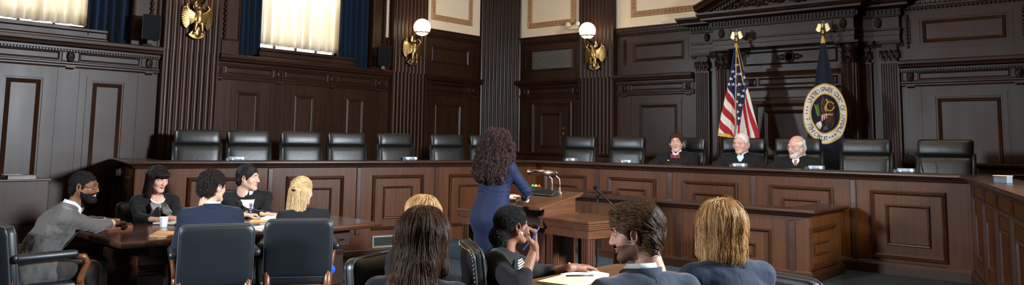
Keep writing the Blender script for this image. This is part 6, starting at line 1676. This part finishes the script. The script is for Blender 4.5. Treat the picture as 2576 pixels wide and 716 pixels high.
# ---- things on the bench counter
G5 = 'control boxes on the bench counter'
def control_box(label, T):
    r = empty('control_box', tuple(T.translation)); tag(r, label, 'control box', G5); L = T.to_3x3().to_4x4()
    m = MB(L); m.rbox((0, 0, .026), (.17, .09, .046), .008, 2); m.obj('body', 'chrome_pale', r)
    m = MB(L); m.lathe([(.021, 0), (.021, .012), (.012, .02)], (.065, .042, .027), 14, 'y'); m.obj('knob', 'offwhite_lit', r)
    m = MB(L); m.lathe([(.012, 0), (.012, .010), (.006, .016)], (-.05, .042, .018), 12, 'y'); m.obj('button', 'offwhite_lit', r)
    m = MB(L); m.box(-.125, -.09, -.03, .035, 0, .034); m.obj('socket', 'black', r)
MT['chrome_pale'] = plain('pale_grey_plate', (.22, .26, .31), .35, .3); MT['offwhite_lit'] = plain('white_knob', (.88, .86, .80), .25)
for a, lb in ((4.42, 'small pale control box before the second bench chair from the left end'), (2.07, 'small pale control box on the counter left of the middle eagle pilaster chair gap')):
    p_ = Vector((BL[0], BL[1], 1.278))+Vector((-W16[0], W16[1], 0))*a+Vector((nW.x, nW.y, 0))*.10
    control_box(lb, plane_T(p_, (W16[0], -W16[1], 0), (-W16[1], -W16[0], 0)))
for y, lb in ((6.96, 'small pale control box on the counter, first one right of the standing woman'), (5.99, 'small pale control box left of the judge with the bow tie'), (4.31, 'small pale control box in front of the white-haired judge'), (3.35, 'small pale control box in front of the bald judge'), (2.37, 'small control box between the two rightmost chairs')):
    control_box(lb, plane_T((9.38, y, 1.278), (0, -1, 0), (-1, 0, 0)))
g = MB(); g.tube([(9.72, 2.28, 1.28), (9.70, 2.30, 1.40), (9.68, 2.36, 1.47), (9.66, 2.41, 1.49)], .006, 6); g.ball((9.655, 2.43, 1.495), .016, 8, 6); tag(g.obj('gooseneck_microphone', 'black'), 'thin black gooseneck microphone left of the rightmost chair', 'microphone')
bx = empty('book', (7.52, 1.17, 1.278), R(-20)); tag(bx, 'grey-covered thick book lying on the right arm of the bench', 'book')
m = MB(); m.cbox(-.04, .04, -.055, .055, .0, .055, .003); m.obj('pages', 'book_grey', bx) if MT.setdefault('book_grey', plain('grey_book_edge', (.10, .125, .16), .6)) else None
m = MB(); m.cbox(-.044, .044, -.06, .06, .055, .061, .002); m.obj('cover', 'manila', bx)
m = MB(); m.cbox(11.66, 11.71, 2.14, 2.23, 1.56, 1.66, .006); m.cbox(11.655, 11.665, 2.165, 2.205, 1.59, 1.63, .003); tag(m.obj('wall_plate', 'offwhite'), 'small off-white plate on the wall above the rightmost chair', 'wall plate')
# emergency light on the plaster
em = empty('emergency_light', (11.70, 8.62, 3.71)); tag(em, 'off-white twin-lamp emergency light on the cream plaster', 'emergency light')
m = MB(); m.rbox((-.03, .0, 0), (.06, .30, .085), .015, 2); m.obj('housing', 'offwhite', em)
for y in (.10, -.13): m = MB(); m.lathe([(.02, -.045), (.045, -.055), (.05, -.10), (.042, -.105)], (0, y, .05), 16, 'x'); m.obj('lamp_head', 'offwhite', em)

# ---- on the lectern
sz = lambda x: slope_z(x)+.003
lp = empty('reading_lamp', (6.36, 4.92, sz(6.36))); tag(lp, 'brass tube reading lamp on two curved stems standing on the lectern', 'lamp')
m = MB(); m.tube([(-.19, .22, .215), (.0, .0, .207)], .031, 14); m.tube([(-.0, -.0, .207), (.012, -.014, .2065)], [.026, .02], 12); m.obj('lamp_shade', 'bronze', lp)
for dx, dy in ((-.035, .04), (-.085, .10)): m = MB(); m.tube([(dx, dy, .19), (dx+.04, dy-.03, .185), (dx+.075, dy-.055, .15), (dx+.08, dy-.06, .09), (dx+.08, dy-.06, .01)], .008, 8); m.lathe([(.035, 0), (.03, .01), (.012, .025), (.009, .06)], (dx+.08, dy-.06, 0), 12); m.obj('stem', 'chrome', lp)
kb = MB(Matrix.Translation((6.28, 4.99, sz(6.28)+.014)) @ Matrix.Rotation(R(9), 4, 'Y').inverted() @ Matrix.Rotation(R(-4), 4, 'Z')); kb.prism([(-.05, -.012), (.06, -.012), (.06, .03), (.02, .03), (-.05, .002)], 'y', -.13, .15); tag(kb.obj('lectern_clock', 'black', bevel=.004), 'long black wedge-shaped timer console on the lectern under the lamp', 'timer')
tb = empty('signal_lights', (6.40, 5.20, sz(6.40)), R(0)); tag(tb, 'small black box with green, yellow and red lights on the lectern', 'signal light')
m = MB(); m.cbox(-.04, .04, -.07, .07, 0, .05, .004); m.obj('body', 'black', tb)
for i, (c, nm) in enumerate((((.05, .5, .08), 'green_light'), ((.8, .6, .05), 'yellow_light'), ((.7, .05, .03), 'red_light'))):
    m = MB(); m.ball((-.01, .045-i*.042, .056), .016, 10, 6); m.obj(nm, emit(nm+'_glass', c, .8), tb)
# ---- microphone on a stand before the desk
ms = empty('microphone_stand', (7.0, 4.843, 0)); tag(ms, 'black microphone stand before the clerk desk beside the side table', 'microphone stand')
m = MB(); m.lathe([(.13, 0), (.13, .015), (.03, .03), (.014, .05), (.012, .55), (.016, .56), (.016, .64), (.009, .65), (.009, .98)], n=16); m.obj('stand', 'black', ms)
m = MB(); m.tube([(0, 0, .97), (0, -.005, 1.0), (.005, -.02, 1.03)], [.014, .018, .014], 8); m.obj('clip', 'black', ms)
mc = empty('microphone', (7.0, 4.843, 0)); tag(mc, 'black handheld microphone in the stand clip, head to the upper left', 'microphone')
a_, b_ = Vector((.0, .028, 1.075)), Vector((0, -.19, .905)); d_ = (b_-a_)
m = MB(); m.tube([a_+d_*t for t in (.08, .2, .3, .75, 1.0)], [.018, .016, .013, .010, .007], 10); m.obj('handle', 'black', mc)
m = MB(); m.ball(tuple(a_), (.024, .024, .026), 14, 10); m.obj('head', 'darkgrey', mc)

# ---- dark witness box at the far left
wb_ = empty('witness_stand', (2.0, 8.55, 0)); tag(wb_, 'dark wood boxed witness stand at the left edge', 'witness stand')
m = MB(); m.box(-.9, .60, -.75, -.70, 0, 1.15); m.box(.56, .60, -.70, .4, 0, 1.15); m.box(-.9, .60, -.765, -.75, .78, .81); m.obj('panel', 'wall_wood', wb_)
m = MB(); m.cbox(-.92, .62, -.775, -.67, 1.15, 1.168, .004); m.cbox(.53, .62, -.67, .4, 1.15, 1.168, .004); m.cbox(.30, .53, -.67, -.62, 1.15, 1.20, .004); m.obj('rail', 'bench_wood_h', wb_)
pp = MB(); pp.cbox(2.30, 2.44, 7.93, 8.05, 1.169, 1.20, .002); tag(pp.obj('paper_stack', 'white'), 'small stack of white paper on the witness stand at the left edge', 'paper')

# ---- on the left counsel table (top at .735)
def sheet(name, label, cat, quad, z, th, mat, grp=None, extra=None):
    m = MB(); vs = [(x, y, z) for x, y in quad]+[(x, y, z+th) for x, y in quad]; m.stack(vs, 4, True, True, False)
    o = m.obj(name, mat); return tag(o, label, cat, grp)
ZT1 = .7355
sheet('envelope', 'tan manila envelope on the left counsel table beside the grey-suited man\'s hand', 'envelope', [(3.19, 6.86), (3.30, 6.66), (3.06, 6.42), (2.98, 6.56)], ZT1, .006, 'manila')
sheet('portfolio', 'reddish brown leather portfolio on the table behind the grey-suited man\'s arm', 'folder', [(2.90, 7.26), (3.12, 7.20), (3.20, 7.42), (2.96, 7.48)], ZT1, .03, 'chair_wood')
nb_ = sheet('notepad', 'white notepad in a dark cover in front of the woman with dark fringe', 'notepad', [(3.38, 7.38), (3.52, 7.20), (3.70, 7.32), (3.56, 7.48)], ZT1+.008, .012, 'white')
m = MB(); m.stack([(x, y, z) for z in (ZT1, ZT1+.008) for x, y in ((3.37, 7.38), (3.52, 7.18), (3.72, 7.32), (3.56, 7.49))], 4, True, True, False); m.obj('cover', 'black', nb_)
cp = MB(); cp.lathe([(.028, 0), (.03, .002), (.038, .085), (.041, .09), (.036, .09), (.034, .08)], (3.37, 7.14, ZT1), 20); tag(cp.obj('paper_cup', 'white'), 'white paper cup on the counsel table next to the man in navy suit', 'cup')
sheet('folder', 'manila folder with papers in front of the man with striped tie', 'folder', [(4.17, 7.02), (4.42, 6.86), (4.62, 7.10), (4.44, 7.24)], ZT1, .018, 'manila')
sheet('paper_stack', 'stack of white paper lying on the manila folder', 'paper', [(4.26, 6.98), (4.43, 6.87), (4.60, 7.09), (4.45, 7.18)], ZT1+.0185, .014, 'white')
sheet('paper_sheets', 'loose white papers on the table between the two chair backs', 'paper', [(3.88, 6.58), (3.87, 6.30), (4.16, 6.36), (4.24, 6.66)], ZT1, .008, 'white')
pn = MB(); pn.tube([(3.455, 7.40, .775), (3.46, 7.41, .84)], .005, 8); tag(pn.obj('pen', 'black'), 'black pen held upright by the woman with dark fringe', 'pen')
# ---- on the front table
sheet('notepad', 'white writing pad on the front counsel table under the resting hand', 'notepad', [(3.93, 3.0), (4.20, 2.99), (4.16, 2.79), (3.92, 2.76)], ZT1, .010, 'white')
sheet('legal_pad', 'yellow legal pad at the bottom edge on the front counsel table', 'notepad', [(3.62, 2.93), (3.90, 2.96), (3.96, 2.76), (3.66, 2.66)], ZT1, .014, 'yellow_paper')
pn = MB(); pn.tube([(3.86, 2.90, ZT1+.019), (3.99, 2.79, ZT1+.019)], .005, 8); tag(pn.obj('pen', 'black'), 'dark pen lying between the white and the yellow pad', 'pen')
pn = empty('pen', (3.50, 2.875, 1.005)); tag(pn, 'blue pen held by the woman with the puffed bun', 'pen')
m = MB(); m.tube([(-.007, -.056, .069), (-.002, -.02, .02)], [.003, .004], 8); m.obj('cap', 'blue_plastic', pn); m = MB(); m.tube([(-.002, -.02, .02), (.007, .07, -.069)], .0035, 8); m.obj('barrel', 'blue_plastic', pn)
# ================================================================== camera and light
F_PX, CX_PX, CY_PX = 1949.2, 1288.0, 149.3
yaw, pit, rol = 0.716289, 0.1052163, 0.0142905
fwd0 = Vector((math.cos(yaw), math.sin(yaw), 0)); rt0 = Vector((math.sin(yaw), -math.cos(yaw), 0)); up0 = Vector((0, 0, 1))
fw = fwd0*math.cos(pit)+up0*math.sin(pit); u2 = up0*math.cos(pit)-fwd0*math.sin(pit)
rt = rt0*math.cos(rol)+u2*math.sin(rol); up = u2*math.cos(rol)-rt0*math.sin(rol)
cam = bpy.data.cameras.new('camera'); co = bpy.data.objects.new('camera', cam); COL.objects.link(co)
cam.sensor_width = 36.; cam.sensor_fit = 'HORIZONTAL'; cam.lens = 36.*F_PX/2576
cam.shift_x = 0.; cam.shift_y = -(358-CY_PX)/2576
cam.clip_start = .05
co.matrix_world = Matrix(((rt.x, up.x, -fw.x, 0), (rt.y, up.y, -fw.y, 0), (rt.z, up.z, -fw.z, 1.56), (0, 0, 0, 1)))
cam.dof.use_dof = False
SC.camera = co

def area(name, loc, target, sx, sy, power, col, spread=180):
    l = bpy.data.lights.new(name, 'AREA'); l.shape = 'RECTANGLE'; l.size = sx; l.size_y = sy; l.energy = power; l.color = col; l.spread = R(spread)
    o = bpy.data.objects.new(name, l); COL.objects.link(o); o.location = loc
    o.rotation_euler = (Vector(target)-Vector(loc)).to_track_quat('-Z', 'Y').to_euler(); return o
def point(name, loc, power, col, r=.1):
    l = bpy.data.lights.new(name, 'POINT'); l.energy = power; l.color = col; l.shadow_soft_size = r
    o = bpy.data.objects.new(name, l); COL.objects.link(o); o.location = loc; return o
area('strobe_light', (6.2, -1.3, 3.0), (4.6, 6.0, 1.6), .7, .7, 760, (.82, .91, 1.0), 116)
area('strobe_light_by_windows', (1.6, 9.95, 3.1), (9.5, 5.6, 1.9), .5, .5, 100, (.80, .90, 1.0), 80)
area('strobe_light_behind', (-2.2, 5.6, 2.8), (3.2, 4.4, .4), .8, .8, 165, (.86, .93, 1.0), 68)
for i, (x, y) in enumerate(((2.0, 2.6), (6.4, 4.6), (8.8, 1.6))):
    area('ceiling_fill_%d' % i, (x, y, 6.1), (x, y, 0), 2.2, 2.2, 78, (1., .74, .46))  # unseen warm fill lights added under the ceiling for ambient light
for i, (a0, a1) in enumerate(WIN):
    area('window_daylight_%d' % i, ((a0+a1)/2, YL+.44, 4.1), ((a0+a1)/2, 5, 3.2), 1.5, 2.2, 110, (1., .95, .86))
wd = bpy.data.worlds.new('world'); SC.world = wd; wd.use_nodes = True
wd.node_tree.nodes['Background'].inputs['Color'].default_value = (.5, .42, .34, 1); wd.node_tree.nodes['Background'].inputs['Strength'].default_value = .05
SC.view_settings.view_transform = 'Standard'; SC.view_settings.look = 'None'; SC.view_settings.exposure = -.24; SC.view_settings.gamma = 1.
SC.view_settings.use_curve_mapping = False
SC.cycles.use_denoising = True
SC.cycles.max_bounces = 8
